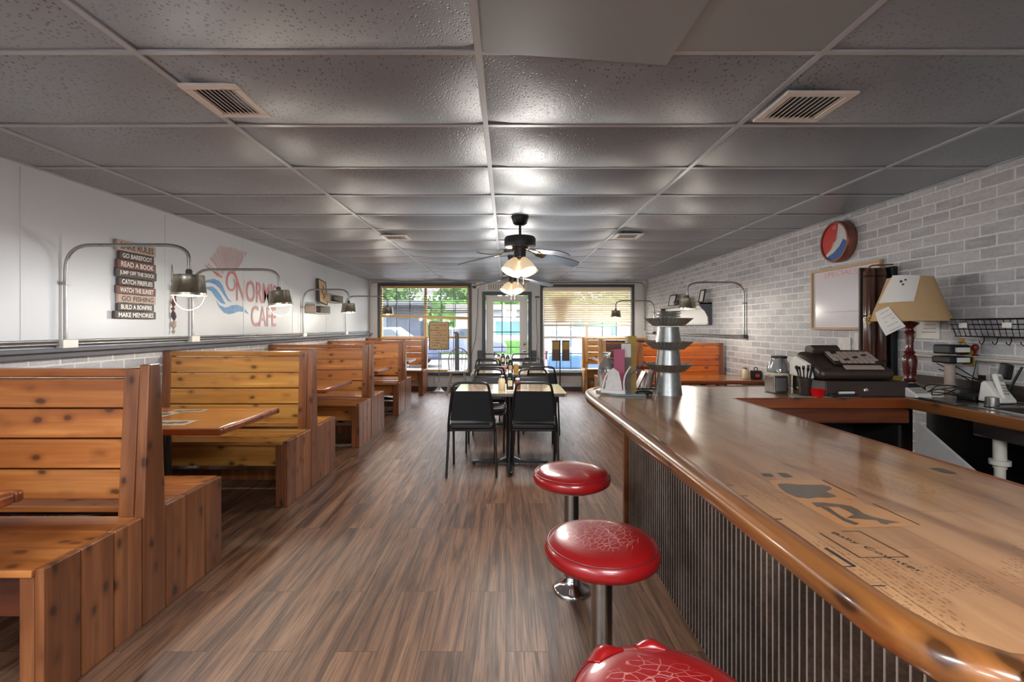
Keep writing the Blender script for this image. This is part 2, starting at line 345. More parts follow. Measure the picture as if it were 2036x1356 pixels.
MT['glass'] = glassmat()

# ------------------------------------------------------------------ mesh builder
class MB:
    def __init__(s): s.v = []; s.f = []; s.mi = []; s.cur = 0
    def add(s, vs, fs):
        o = len(s.v); s.v += [tuple(v) for v in vs]
        for f in fs: s.f.append(tuple(i+o for i in f)); s.mi.append(s.cur)
        return s
    def box(s, x0, x1, y0, y1, z0, z1):
        vs = [(x, y, z) for x in (x0, x1) for y in (y0, y1) for z in (z0, z1)]
        return s.add(vs, [(0, 1, 3, 2), (4, 6, 7, 5), (0, 4, 5, 1), (2, 3, 7, 6), (0, 2, 6, 4), (1, 5, 7, 3)])
    def prism(s, poly, axis, a, b):
        """poly: 2D outline; axis: the extrusion axis, a..b"""
        def p(u, v, w):
            return (w, u, v) if axis == 0 else (u, w, v) if axis == 1 else (u, v, w)
        n = len(poly)
        vs = [p(u, v, a) for u, v in poly]+[p(u, v, b) for u, v in poly]
        fs = [(i, (i+1) % n, (i+1) % n+n, i+n) for i in range(n)]
        fs += [tuple(range(n))[::-1], tuple(range(n, 2*n))]
        return s.add(vs, fs)
    def ring(s, c, d, r, seg):
        d = Vector(d).normalized()
        a = Vector((0, 0, 1)) if abs(d.z) < .9 else Vector((1, 0, 0))
        u = d.cross(a).normalized(); w = d.cross(u)
        return [Vector(c)+u*(r*math.cos(2*PI*i/seg))+w*(r*math.sin(2*PI*i/seg)) for i in range(seg)]
    def tube(s, pts, r, seg=10, closed=False, caps=True):
        pts = [Vector(p) for p in pts]; n = len(pts); rr = r if isinstance(r, (list, tuple)) else [r]*n
        vs = []; prevu = None
        for i, p in enumerate(pts):
            if closed: d = pts[(i+1) % n]-pts[i-1]
            else: d = (pts[min(i+1, n-1)]-pts[max(i-1, 0)])
            d.normalize()
            if prevu is None:
                a = Vector((0, 0, 1)) if abs(d.z) < .9 else Vector((1, 0, 0)); u = d.cross(a).normalized()
            else:
                u = (prevu-d*prevu.dot(d)); u.normalize()
            prevu = u; w = d.cross(u)
            vs += [p+u*(rr[i]*math.cos(2*PI*k/seg))+w*(rr[i]*math.sin(2*PI*k/seg)) for k in range(seg)]
        fs = []
        for i in range(n if closed else n-1):
            j = (i+1) % n
            for k in range(seg):
                l = (k+1) % seg
                fs.append((i*seg+k, i*seg+l, j*seg+l, j*seg+k))
        if not closed and caps: fs += [tuple(range(seg))[::-1], tuple(range((n-1)*seg, n*seg))]
        return s.add(vs, fs)
    def cyl(s, p0, p1, r0, r1=None, seg=16): return s.tube([p0, p1], [r0, r0 if r1 is None else r1], seg)
    def lathe(s, prof, c=(0, 0, 0), seg=24, caps=True, sq=1.0):
        """prof: (radius, z) list from bottom to top"""
        vs = []; fs = []; n = len(prof)
        for r, z in prof:
            vs += [(c[0]+r*math.cos(2*PI*k/seg), c[1]+sq*r*math.sin(2*PI*k/seg), c[2]+z) for k in range(seg)]
        for i in range(n-1):
            for k in range(seg):
                l = (k+1) % seg; fs.append((i*seg+k, i*seg+l, (i+1)*seg+l, (i+1)*seg+k))
        if caps: fs += [tuple(range(seg))[::-1], tuple(range((n-1)*seg, n*seg))]
        return s.add(vs, fs)
    def xf(s, m, start=0):
        for i in range(start, len(s.v)): s.v[i] = tuple(m @ Vector(s.v[i]))
        return s
    def build(s, name, mat, parent=None, smooth=None, bevel=0, label=None, bseg=2, recalc=True):
        me = bpy.data.meshes.new(name); me.from_pydata(s.v, [], s.f)
        mats = mat if isinstance(mat, (list, tuple)) else [mat]
        for k in mats: me.materials.append(MT[k] if isinstance(k, str) else k)
        for p, mi in zip(me.polygons, s.mi): p.material_index = mi
        if recalc:
            bm = bmesh.new(); bm.from_mesh(me); bmesh.ops.recalc_face_normals(bm, faces=bm.faces); bm.to_mesh(me); bm.free()
        o = bpy.data.objects.new(name, me); C.objects.link(o)
        if parent is not None: o.parent = parent
        if smooth:
            for p in me.polygons: p.use_smooth = True
            me.set_sharp_from_angle(angle=math.radians(smooth))
        if bevel:
            b = o.modifiers.new('bevel', 'BEVEL'); b.width = bevel; b.segments = bseg; b.limit_method = 'ANGLE'; b.angle_limit = math.radians(40)
        if label: o['label'] = label
        return o
def thing(name, label, cat, loc=(0, 0, 0), rz=0, group=None):
    o = bpy.data.objects.new(name, None); C.objects.link(o); o.empty_display_size = .1
    o.location = loc; o.rotation_euler = (0, 0, rz); o['label'] = label; o['category'] = cat
    if group: o['group'] = group
    return o
def tag(o, label, cat, group=None, kind=None):
    o['label'] = label; o['category'] = cat
    if group: o['group'] = group
    if kind: o['kind'] = kind
    return o
def struct(o): o['kind'] = 'structure'; return o
def dup(root, loc, rz, label, group=None, keep=None):
    r = root.copy(); C.objects.link(r); r.location = loc; r.rotation_euler = (0, 0, rz); r['label'] = label
    if group: r['group'] = group
    for ch in list(root.children):
        c = ch.copy(); C.objects.link(c); c.parent = r
        for g in list(ch.children):
            d = g.copy(); C.objects.link(d); d.parent = c
    return r
def bez(pts, n=8, r=.1):
    """polyline with rounded corners"""
    pts = [Vector(p) for p in pts]; out = [pts[0]]
    for i in range(1, len(pts)-1):
        a, b, c = pts[i-1], pts[i], pts[i+1]
        ra = min(r, (a-b).length*.49); rc = min(r, (c-b).length*.49)
        p0 = b+(a-b).normalized()*ra; p2 = b+(c-b).normalized()*rc
        for k in range(n+1):
            q = k/n; out.append(p0*(1-q)**2+b*2*q*(1-q)+p2*q*q)
    out.append(pts[-1]); return out
def textmesh(txt, w, h, origin, ux, uy, depth=.0, bold=.0):
    """(verts, faces) of the text fitted in w x h, its lower left at origin"""
    cu = bpy.data.curves.new('t', 'FONT'); cu.body = txt; cu.size = 1; cu.extrude = depth; cu.offset = bold; cu.resolution_u = 3
    o = bpy.data.objects.new('t', cu); C.objects.link(o); bpy.context.view_layer.update()
    dg = bpy.context.evaluated_depsgraph_get(); me = bpy.data.meshes.new_from_object(o.evaluated_get(dg))
    vs = [v.co.copy() for v in me.vertices]; fs = [tuple(p.vertices) for p in me.polygons]
    bpy.data.objects.remove(o); bpy.data.curves.remove(cu); bpy.data.meshes.remove(me)
    x0 = min(v.x for v in vs); x1 = max(v.x for v in vs); y0 = min(v.y for v in vs); y1 = max(v.y for v in vs)
    ux = Vector(ux); uy = Vector(uy); nn = ux.cross(uy); O = Vector(origin)
    return [O+ux*((v.x-x0)/(x1-x0)*w)+uy*((v.y-y0)/(y1-y0)*h)+nn*v.z for v in vs], fs
XL = -2.96; XR = 3.03; YF = 10.2; YB = -3.6
def zz(py, Y): return CH+(VY-py)*Y/F
def xx(px, Y): return (px-VX)*Y/F
def WL(px, py):            # point of the left wall
    Y = XL*F/(px-VX); return Y, zz(py, Y)
def WR(px, py):
    Y = XR*F/(px-VX); return Y, zz(py, Y)
# ================================================================== the room
MB().box(-3.2, 3.3, YB, YF+.1, -.1, 0).build('floor', 'floor')['kind'] = 'structure'
# left wall: plain panel above, faux brick below, charcoal ledge between
wl_ = MB(); wl_.box(XL-.15, XL, YB, YF+.1, 0, CEIL+.03); w = struct(wl_.build('wall_left', 'wallL'))
struct(MB().box(XL-.01, XL+.014, YB, YF, 0, 1.21).build('trim_1', 'brickL'))
struct(MB().box(XL-.01, XL+.075, YB, YF, 1.205, 1.232).box(XL-.01, XL+.045, YB, YF, 1.165, 1.206).build('trim_2', 'rail', bevel=.006))
s = MB()
for y in (2.87, 4.09, 5.31, 6.53, 7.75): s.box(XL-.01, XL+.004, y, y+.022, 1.235, CEIL-.02)
struct(s.build('trim_3', 'wallL', bevel=.003))
struct(MB().box(XR, XR+.15, YB, YF+.1, 0, CEIL+.03).build('wall_right', 'brickR'))
struct(MB().box(-3.2, 3.3, YB-.1, YB, 0, CEIL+.03).build('wall_back', 'wallF'))
# front wall (the window wall) with two windows and a door
WA = (-2.72, -.80, .40, 2.262); WB_ = (.795, 2.72, .40, 2.235); DR = (-.44, .479, 0, 2.056)
s = MB(); y0, y1 = YF, YF+.14
T = CEIL+.03
for x0, x1, z0, z1 in ((-3.2, WA[0], 0, T), (WA[0], WA[1], 0, WA[2]), (WA[0], WA[1], WA[3], T), (WA[1], DR[0]-.04, 0, T),
                       (DR[0]-.04, DR[1]+.04, 2.09, T), (DR[1]+.04, WB_[0], 0, T), (WB_[0], WB_[1], 0, WB_[2]),
                       (WB_[0], WB_[1], WB_[3], T), (WB_[1], 3.3, 0, T)):
    s.box(x0, x1, y0, y1, z0, z1)
struct(s.build('wall_front', 'wallF'))
struct(MB().box(XL, DR[0]-.08, YF-.015, YF, 0, .075).build('baseboard_front', 'frame', bevel=.004))
struct(MB().box(DR[1]+.08, XR, YF-.015, YF, 0, .075).build('baseboard_front', 'frame', bevel=.004))
for k, (x0, x1, z0, z1) in enumerate((WA, WB_)):
    s = MB(); t = .055
    s.box(x0-t, x0, YF-.02, YF+.02, z0-.02, z1+t); s.box(x1, x1+t, YF-.02, YF+.02, z0-.02, z1+t)
    s.box(x0, x1, YF-.02, YF+.02, z1, z1+t)
    fr = struct(s.build('window_%d' % (k+1), 'frame', bevel=.006))
    # timber sash: centre post, cross rail, inner lining
    s = MB(); cx = (x0+x1)/2+(.01 if k == 0 else .0)
    for a in (x0, x1-.035): s.box(a, a+.035, YF+.01, YF+.1, z0, z1)
    s.box(x0, x1, YF+.01, YF+.1, z0, z0+.04); s.box(x0, x1, YF+.01, YF+.1, z1-.035, z1)
    s.box(cx-.03, cx+.03, YF+.04, YF+.1, z0, z1); s.box(x0, x1, YF+.045, YF+.1, 1.12, 1.165)
    s.build('window_sash', 'oak' if k == 0 else 'white', fr, bevel=.004)
    s = MB(); 
    for a in ((x0+.34, x0+.62, x1-.62, x1-.34) if k == 0 else (x0+.31, x0+.62, x1-.62, x1-.31)): s.box(a-.007, a+.007, YF+.075, YF+.095, z0+.03, z1)
    s.box(x0, x1, YF+.075, YF+.095, .78, .795)
    s.build('window_bars', 'frame', fr)
    MB().box(x0, x1, YF+.08, YF+.085, z0, z1).build('window_pane', 'glass', fr)
    struct(MB().box(x0-.09, x1+.09, YF-.09, YF+.05, z0-.065, z0).build('trim_%d' % (4+k), 'frame', bevel=.008))
struct(MB().box(WA[0], WA[1], YF-.02, YF+.04, WA[2], WA[2]+.05).build('trim_6', 'oak', bevel=.004))
# door
s = MB(); t = .075
s.box(DR[0]-t, DR[0], YF-.03, YF+.05, 0, DR[3]+t); s.box(DR[1], DR[1]+t, YF-.03, YF+.05, 0, DR[3]+t); s.box(DR[0], DR[1], YF-.03, YF+.05, DR[3], DR[3]+t)
s.box(DR[0]-t-.1, DR[0]-t, YF-.05, YF+.02, 0, .86); s.box(DR[1]+t, DR[1]+t+.1, YF-.05, YF+.02, 0, .86)
struct(s.build('trim_7', 'frame', bevel=.006))
gx0, gx1, gz0, gz1 = -.275, .297, .26, 1.915
s = MB()
for a in ((DR[0]+.01, gx0, 0.01, DR[3]-.01), (gx1, DR[1]-.01, .01, DR[3]-.01), (gx0, gx1, .01, gz0), (gx0, gx1, gz1, DR[3]-.01)): s.box(a[0], a[1], YF+.01, YF+.055, a[2], a[3])
d = struct(s.build('door_1', 'white'))
s = MB()
for i in range(1, 3): x = gx0+(gx1-gx0)*i/3; s.box(x-.009, x+.009, YF+.015, YF+.05, gz0, gz1)
for i in range(1, 5): z = gz1-.328*i; s.box(gx0, gx1, YF+.015, YF+.05, z-.009, z+.009)
s.build('glazing_bars', 'frame', d)
MB().box(gx0, gx1, YF+.03, YF+.035, gz0, gz1).build('door_pane', 'glass', d)
MB().lathe([(.028, 0), (.028, .01), (.012, .015), (.012, .04), (.03, .05), (.034, .065), (.026, .08), (0.005, .085)]).xf(Matrix.Translation((.40, YF+.01, .86)) @ Matrix.Rotation(PI/2, 4, 'X')).build('door_knob', 'chrome', d, smooth=50)
MB().lathe([(.03, 0), (.03, .015), (.02, .022), (0.004, .023)]).xf(Matrix.Translation((.40, YF+.01, 1.0)) @ Matrix.Rotation(PI/2, 4, 'X')).build('deadbolt', 'chrome', d, smooth=50)
# louvred grille over the door
g = thing('wall_grille', 'white louvred air grille on the wall above the glass entrance door', 'vent', (.0, YF, 2.235))
MB().box(-.44, .46, -.015, 0, -.085, .085).build('frame', 'white', g, bevel=.004)
s = MB()
for i in range(16): s.box(-.38+i*.05, -.36+i*.05, -.025, -.012, -.06, .06)
s.build('louvres', 'slatdark', g)
# ceiling: sagging lay-in tiles
TX = [XL-.02, -2.54, -1.345, -.1, 1.15, 2.385, XR+.02]
TY = [YB]+[1.713+.622*k for k in range(-8, 14)]+[YF+.02]
random.seed(3)
s = MB(); sm = MB()
for i in range(len(TX)-1):
    for j in range(len(TY)-1):
        x0, x1, ya, yb = TX[i], TX[i+1], TY[j], TY[j+1]
        if ya < 1.713 < yb+.01 and abs(x0+.1) < .01 and abs(yb-1.713) < .01:      # flat replacement board
            sm.box(x0+.0, x1+.0, ya, yb, CEIL-.004, CEIL+.01); continue
        sag = random.uniform(.022, .040) if 0 < i < 5 else random.uniform(.008, .018)
        if i in (2, 3): sag *= 1.3
        if yb-ya < .4: sag *= .4
        px_ = random.uniform(-.25, .25); n = 10
        vs = []; 
        for a in range(n+1):
            for b in range(n+1):
                u = 2*a/n-1; v = 2*b/n-1
                q = (1-abs(u)**3.2)*(1-abs(v)**2.2)*(1+px_*u)
                vs.append((x0+(x1-x0)*a/n, ya+(yb-ya)*b/n, CEIL+.004-sag*q))
        s.add(vs, [(a*(n+1)+b, a*(n+1)+b+1, (a+1)*(n+1)+b+1, (a+1)*(n+1)+b) for a in range(n) for b in range(n)])
cl = struct(s.build('ceiling', 'tile', smooth=25, recalc=False))
struct(sm.build('ceiling', 'smooth'))
struct(MB().box(-3.2, 3.3, YB-.1, YF+.14, CEIL+.03, CEIL+.1).build('ceiling', 'smooth'))
s = MB()
for x in TX[1:-1]: s.box(x-.0125, x+.0125, YB, YF, CEIL-.006, CEIL+.002)
for y in TY[1:-1]: s.box(XL, XR, y-.012, y+.012, CEIL-.005, CEIL+.002)
s.box(XL, XL+.022, YB, YF, CEIL-.006, CEIL); s.box(XR-.022, XR, YB, YF, CEIL-.006, CEIL); s.box(XL, XR, YF-.022, YF, CEIL-.006, CEIL)
struct(s.build('trim_8', 'grid'))
# loose corner of the flat board that hangs under the grid
tag(MB().add([(-.08, 1.70, CEIL-.007), (.30, 1.735, CEIL-.010), (.60, 1.765, CEIL-.016), (.62, 1.15, CEIL-.008), (-.08, 1.15, CEIL-.007),
              (-.08, 1.70, CEIL-.012), (.30, 1.735, CEIL-.015), (.60, 1.765, CEIL-.021), (.62, 1.15, CEIL-.013), (-.08, 1.15, CEIL-.012)],
             [(0, 1, 2, 3, 4), (9, 8, 7, 6, 5), (0, 5, 6, 1), (1, 6, 7, 2), (2, 7, 8, 3), (3, 8, 9, 4), (4, 9, 5, 0)]).build('ceiling_board', 'smooth'),
    'loose smooth grey board hanging just below the nearest ceiling grid bar', 'ceiling panel')
# glowing panels for the added fill lights behind the camera
for k, (tx, ty) in enumerate(FILLS[:4]):
    t = thing('troffer', ('recessed fluorescent ceiling light behind the camera, front left of four', 'recessed fluorescent ceiling light behind the camera, front right of four', 'recessed fluorescent ceiling light by the back wall, rear left of four', 'recessed fluorescent ceiling light by the back wall, rear right of four')[k], 'ceiling light', (tx, ty, CEIL), group='fluorescent troffers of the service end')
    MB().box(-.6, .6, -.3, .3, -.03, -.004).build('housing', 'white', t)
    MB().box(-.56, .56, -.26, .26, -.036, -.03).build('diffuser', 'troffer', t)
# ceiling registers
def vent(x0, x1, ya, yb, label, rows=9):
    cx, cy = (x0+x1)/2, (ya+yb)/2; w, d = (x1-x0)/2, (yb-ya)/2
    t = thing('ceiling_vent', label, 'vent', (cx, cy, CEIL-.012), group='supply registers in the ceiling grid')
    s = MB(); b = .035
    for q in ((-w, w, -d, -d+b), (-w, w, d-b, d), (-w, -w+b, -d+b, d-b), (w-b, w, -d+b, d-b)): s.box(q[0], q[1], q[2], q[3], -.026, -.012)
    s.build('frame', 'offwhite', t, bevel=.004)
    MB().box(-w+b, w-b, -d+b, d-b, -.014, -.010).build('duct_throat', 'frame', t)
    s = MB(); n = rows
    for i in range(n):
        x = -w+b+(2*w-2*b)*(i+.5)/n; m0 = len(s.v); s.box(-.007, .007, -d+b, d-b, -.0012, .0012)
        s.xf(Matrix.Translation((x, 0, -.020)) @ Matrix.Rotation(.75 if cx < 0 else -.75, 4, 'Y'), m0)
    s.build('louvres', 'offwhite', t)
vent(-1.315, -1.075, 1.88, 2.17, 'square white ceiling register nearest the camera on the left side')
vent(1.16, 1.46, 1.94, 2.22, 'square white ceiling register nearest the camera on the right side', 10)
vent(-1.335, -1.05, 4.98, 5.24, 'small white ceiling register farther back, left of the near ceiling fan')
vent(1.16, 1.44, 4.90, 5.18, 'small white ceiling register farther back, right of the near ceiling fan')
# wiring pipes along the front wall
s = MB(); s.tube(bez([(XL+.03, YF-.03, 1.30), (XL+.03, YF-.03, 2.33), (-1.0, YF-.03, 2.33), (-.65, YF-.03, 2.31)], r=.08), .011, 8)
tag(s.build('conduit_pipe', 'conduit', smooth=60), 'thin grey pipe running up the left corner and along the window wall', 'conduit')
s = MB(); s.tube(bez([(.80, YF-.03, 2.325), (XR-.05, YF-.03, 2.325), (XR-.05, YF-.03, 1.30)], r=.12), .012, 8)
tag(s.build('conduit_pipe', 'conduit', smooth=60), 'thin dark pipe running over the right window and down the corner', 'conduit')
t = thing('emergency_light', 'small white emergency light unit high on the wall left of the entrance door', 'light', (-.59, YF, 2.28))
MB().box(-.06, .03, -.07, 0, -.06, .05).build('housing', 'offwhite', t, bevel=.008)
MB().lathe([(.02, 0), (.04, .02), (.045, .05), (.02, .055)], (-.09, -.05, -.08)).build('lamp_head', 'frame', t, smooth=40)
s = MB(); s.tube([(-.60, YF-.02, 2.2), (-.62, YF-.02, 1.6), (-.66, YF-.02, 1.1), (-.76, YF-.03, .7)], .005, 6)
tag(s.build('hanging_cable', 'black', smooth=60), 'thin black cable hanging down the wall left of the entrance door', 'cable')
s = MB(); s.tube([(.66, YF-.02, 1.98), (.655, YF-.02, 1.5), (.68, YF-.02, 1.1), (.66, YF-.03, .85), (.72, YF-.03, .5)], .005, 6); s.box(.63, .72, YF-.04, YF-.005, 2.0, 2.03)
tag(s.build('hanging_cable', 'black', smooth=60), 'thin black cable with a dark bracket hanging right of the entrance door', 'cable')
# blinds
MT['slattan'] = M('tan_slat', srgb(176, 164, 146), .45, var=.05)
def blind(x0, x1, label, closed):
    t = thing('window_blind', label, 'blind', ((x0+x1)/2, YF-.03, 0)); w = (x1-x0)/2-.02
    s = MB()
    if closed:
        MB().box(-w, w, -.03, .03, 2.15, 2.215).build('headrail', 'slat', t, bevel=.004)
        z = 2.13
        while z > 1.44:
            m0 = len(s.v); s.box(-w, w, -.024, .024, -.0016, .0016); s.xf(Matrix.Translation((0, 0, z)) @ Matrix.Rotation(math.radians(-46), 4, 'X'), m0); z -= .0465
        s.build('slats', 'slat', t)
        MB().box(-w, w, -.028, .028, 1.385, 1.425).build('bottom_rail', 'slat', t, bevel=.004)
    else:
        MB().box(-w, w, -.03, .03, 2.20, 2.25).build('headrail', 'oak', t, bevel=.004)
        z = 2.17; k = 0
        while z > 1.62:
            n_ = MB(); m0 = len(s.v); s.box(-w, w, -.022, .022, -.0014, .0014)
            tilt = -.02*max(0, (1.9-z)/.3)
            s.xf(Matrix.Translation((0, 0, z)) @ Matrix.Rotation(tilt, 4, 'Y') @ Matrix.Rotation(math.radians(-17 if z > 1.8 else -24), 4, 'X'), m0)
            z -= .034 if z > 2.1 else .05
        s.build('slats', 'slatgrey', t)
        m = MB(); m.box(-w, w, -.028, .028, -.03, .03); m.xf(Matrix.Translation((0, 0, 1.585)) @ Matrix.Rotation(.030, 4, 'Y'))
        m.build('bottom_rail', 'oak', t, bevel=.004)
        c = MB()
        for x in (-.6, -.3, .38, .67): c.tube([(x, -.026, 2.2), (x, -.026, 1.6)], .002, 5); c.box(x-.008, x+.008, -.034, -.02, 1.74, 1.86)
        c.build('ladder_cords', 'black', t)
blind(WA[0], WA[1], 'half-raised open-slat blind with crooked tan bottom rail in the left window', False)
blind(WB_[0], WB_[1], 'closed cream slatted blind lowered two thirds in the right window', True)
s = MB(); s.prism([(-.16, 2.02), (.26, 2.04), (.27, 1.92), (.17, 1.72), (.14, 1.46), (-.06, 1.46), (-.06, 1.72), (-.17, 1.90)], 1, YF+.06, YF+.07)  # added board cut to the shape of the shade blotch on the blind
o = s.build('window_decal', 'kraft'); o.location = (1.14, 0, 0); tag(o, 'tan urn-shaped board leaning between the closed blind and the right window', 'sign')
# ================================================================== outside
tag(MB().box(-30, 30, YF+.16, 60, -.14, -.1).build('pavement', M('pale_pavement', srgb(112, 113, 116), .7, vs=.8)), 'pale concrete pavement and street outside the windows', 'pavement')
bpy.data.objects['pavement']['kind'] = 'structure'
tag(MB().box(-14, 14, 25.6, 27, -.1, .62).box(-14, 14, 25.2, 25.6, -.1, .3).build('grass_bank', M('grass', srgb(66, 108, 44), .8, var=.4, vs=6, bump=.6, bs=30)), 'strip of green grass across the street, seen through the door', 'grass', kind='stuff')
t = thing('building', 'long low white building across the street with a dark window strip', 'building', (1.2, 32, -.1))
MB().box(-4.6, 15, 0, 3, 0, 2.6).build('wall', M('street_render', srgb(150, 152, 154), .7), t)
MB().box(-5.2, 15.4, -.9, 3, 2.6, 2.95).build('roof', 'slatgrey', t)
for x in (-1.9, 3.4, 8.5): MB().box(x, x+2.9, -.05, .02, .95, 1.85).build('window', M('street_window', srgb(70, 110, 116), .1), t)
t = thing('building', 'low grey blue shop building across the street left of the door', 'building', (-10.8, 32, -.1))
MB().box(-9, 5, 0, 3, 0, 2.9).build('wall', M('slate_render', srgb(42, 52, 68), .6), t)
MB().box(-9.4, 5.4, -1.2, 3.2, 2.9, 3.2).build('roof', 'frame', t)
for x in (-7, -3.4, .3): MB().box(x, x+2.4, -.05, .02, .4, 2.2).build('window', M('shop_window', srgb(46, 62, 78), .1), t)
def tree(x, y, h, r, seed, label):
    random.seed(seed); s = MB(); fol = M('leaves', srgb(66, 108, 40), .7, var=.45, vs=3.5, bump=.5, bs=8)
    t = thing('tree', label, 'tree', (x, y, -.1), group=None)
    MB().cyl((0, 0, 0), (0, 0, h*.5), .22, .12, 8).build('trunk', M('bark', srgb(86, 66, 50), .8), t)
    n = 900
    for i in range(n):
        a = random.uniform(0, 2*PI); e = math.asin(random.uniform(-.8, 1)); q = r*random.uniform(.72, 1.05)*(1+.18*math.sin(3*a+seed))
        c = Vector((q*math.cos(a)*math.cos(e), q*math.sin(a)*math.cos(e), h*.62+q*.62*math.sin(e)))
        sz = random.uniform(.13, .3); d = [Vector((random.gauss(0, 1), random.gauss(0, 1), random.gauss(0, 1))).normalized()*sz for _ in range(3)]
        s.add([c+d[0], c+d[1], c-d[0], c-d[1]], [(0, 1, 2, 3)])
    m0 = len(s.v); s.lathe([(.02, -.55*r), (.5*r, -.4*r), (.8*r, 0), (.55*r, .42*r), (.02, .55*r)], (0, 0, h*.62), 12)
    s.build('foliage', fol, t, recalc=False)
for q in ((-20, 45, 9, 3.1, 1, 'broad green tree behind the grey blue building, farthest left'), (-11.6, 45, 8.4, 3.1, 2, 'green tree behind the grey blue building, seen through the left blind'),
          (-3.6, 45, 8, 3.0, 3, 'green tree beside the white building, left of the door'), (4.1, 45, 7.6, 3.0, 4, 'green tree above the white building, seen in the door glass'),
          (12, 45, 8, 3.1, 5, 'green tree above the white building behind the right window'), (20, 45, 8, 3.1, 6, 'green tree above the white building, farthest right')): tree(*q)
random.seed(21); s = MB()
for i in range(3600):
    x = random.uniform(-24, 26); h_ = 4.6+.5*math.sin(x*1.3)+.4*math.sin(x*3.1+1); z = random.uniform(0, 1)**.8*h_
    c = Vector((x, 41+random.uniform(-.7, .7), z)); d = [Vector((random.gauss(0, 1), random.gauss(0, 1), random.gauss(0, 1))).normalized()*random.uniform(.18, .36) for _ in range(2)]
    s.add([c+d[0], c+d[1], c-d[0], c-d[1]], [(0, 1, 2, 3)])
s.box(-24, 26, 41.2, 41.8, 0, 3.7)
tag(s.build('hedgerow', M('hedge_leaves', srgb(72, 116, 46), .7, var=.5, vs=3), recalc=False), 'dense green hedgerow growing behind the buildings across the street', 'hedge', kind='stuff')
def car(x, y, rz, col, label):
    t = thing('parked_car', label, 'car', (x, y, -.1), rz)
    body = [(-2.2, .32), (-2.2, .75), (-1.95, .88), (-1.35, .95), (-.85, 1.42), (.55, 1.46), (1.25, .98), (2.05, .84), (2.25, .62), (2.25, .32)]
    MB().prism(body, 1, -.85, .85).build('body', M('car_paint', col, .2, coat=.8), t, bevel=.09, bseg=3, smooth=30)
    g = M('car_glass', srgb(40, 52, 62), .08)
    MB().prism([(-1.12, .98), (-.78, 1.36), (-.2, 1.38), (-.2, .98)], 1, -.87, .87).prism([(-.1, .98), (-.1, 1.38), (.5, 1.39), (.98, .98)], 1, -.87, .87).build('side_windows', g, t)
    for sx in (-1.4, 1.42):
        for sy in (-.84, .66): MB().lathe([(.2, 0), (.33, .01), (.34, .09), (.33, .17), (.2, .18)], (0, 0, 0), 20).xf(Matrix.Translation((sx, sy+.18, .33)) @ Matrix.Rotation(PI/2, 4, 'X')).build('wheel', 'black', t, smooth=50)
car(-4.6, 17.5, .05, srgb(40, 58, 84), 'dark blue car parked outside the left window')
car(-2.2, 21.8, .0, srgb(84, 94, 112), 'silver grey car parked beyond the left window, right half')
car(2.4, 14.6, 1.35, srgb(54, 92, 128), 'blue car parked outside just right of the door')
car(6.6, 17.5, .1, srgb(120, 128, 138), 'pale silver car parked outside the right window')
car(3.4, 22.2, 0, srgb(150, 154, 158), 'white car farther off on the street behind the door')
tag(MB().box(.98, 1.14, 13.6, 13.65, .2, 1.2).build('street_sign', 'rose'), 'narrow reddish sign standing outside the right window by the menu stand', 'sign')
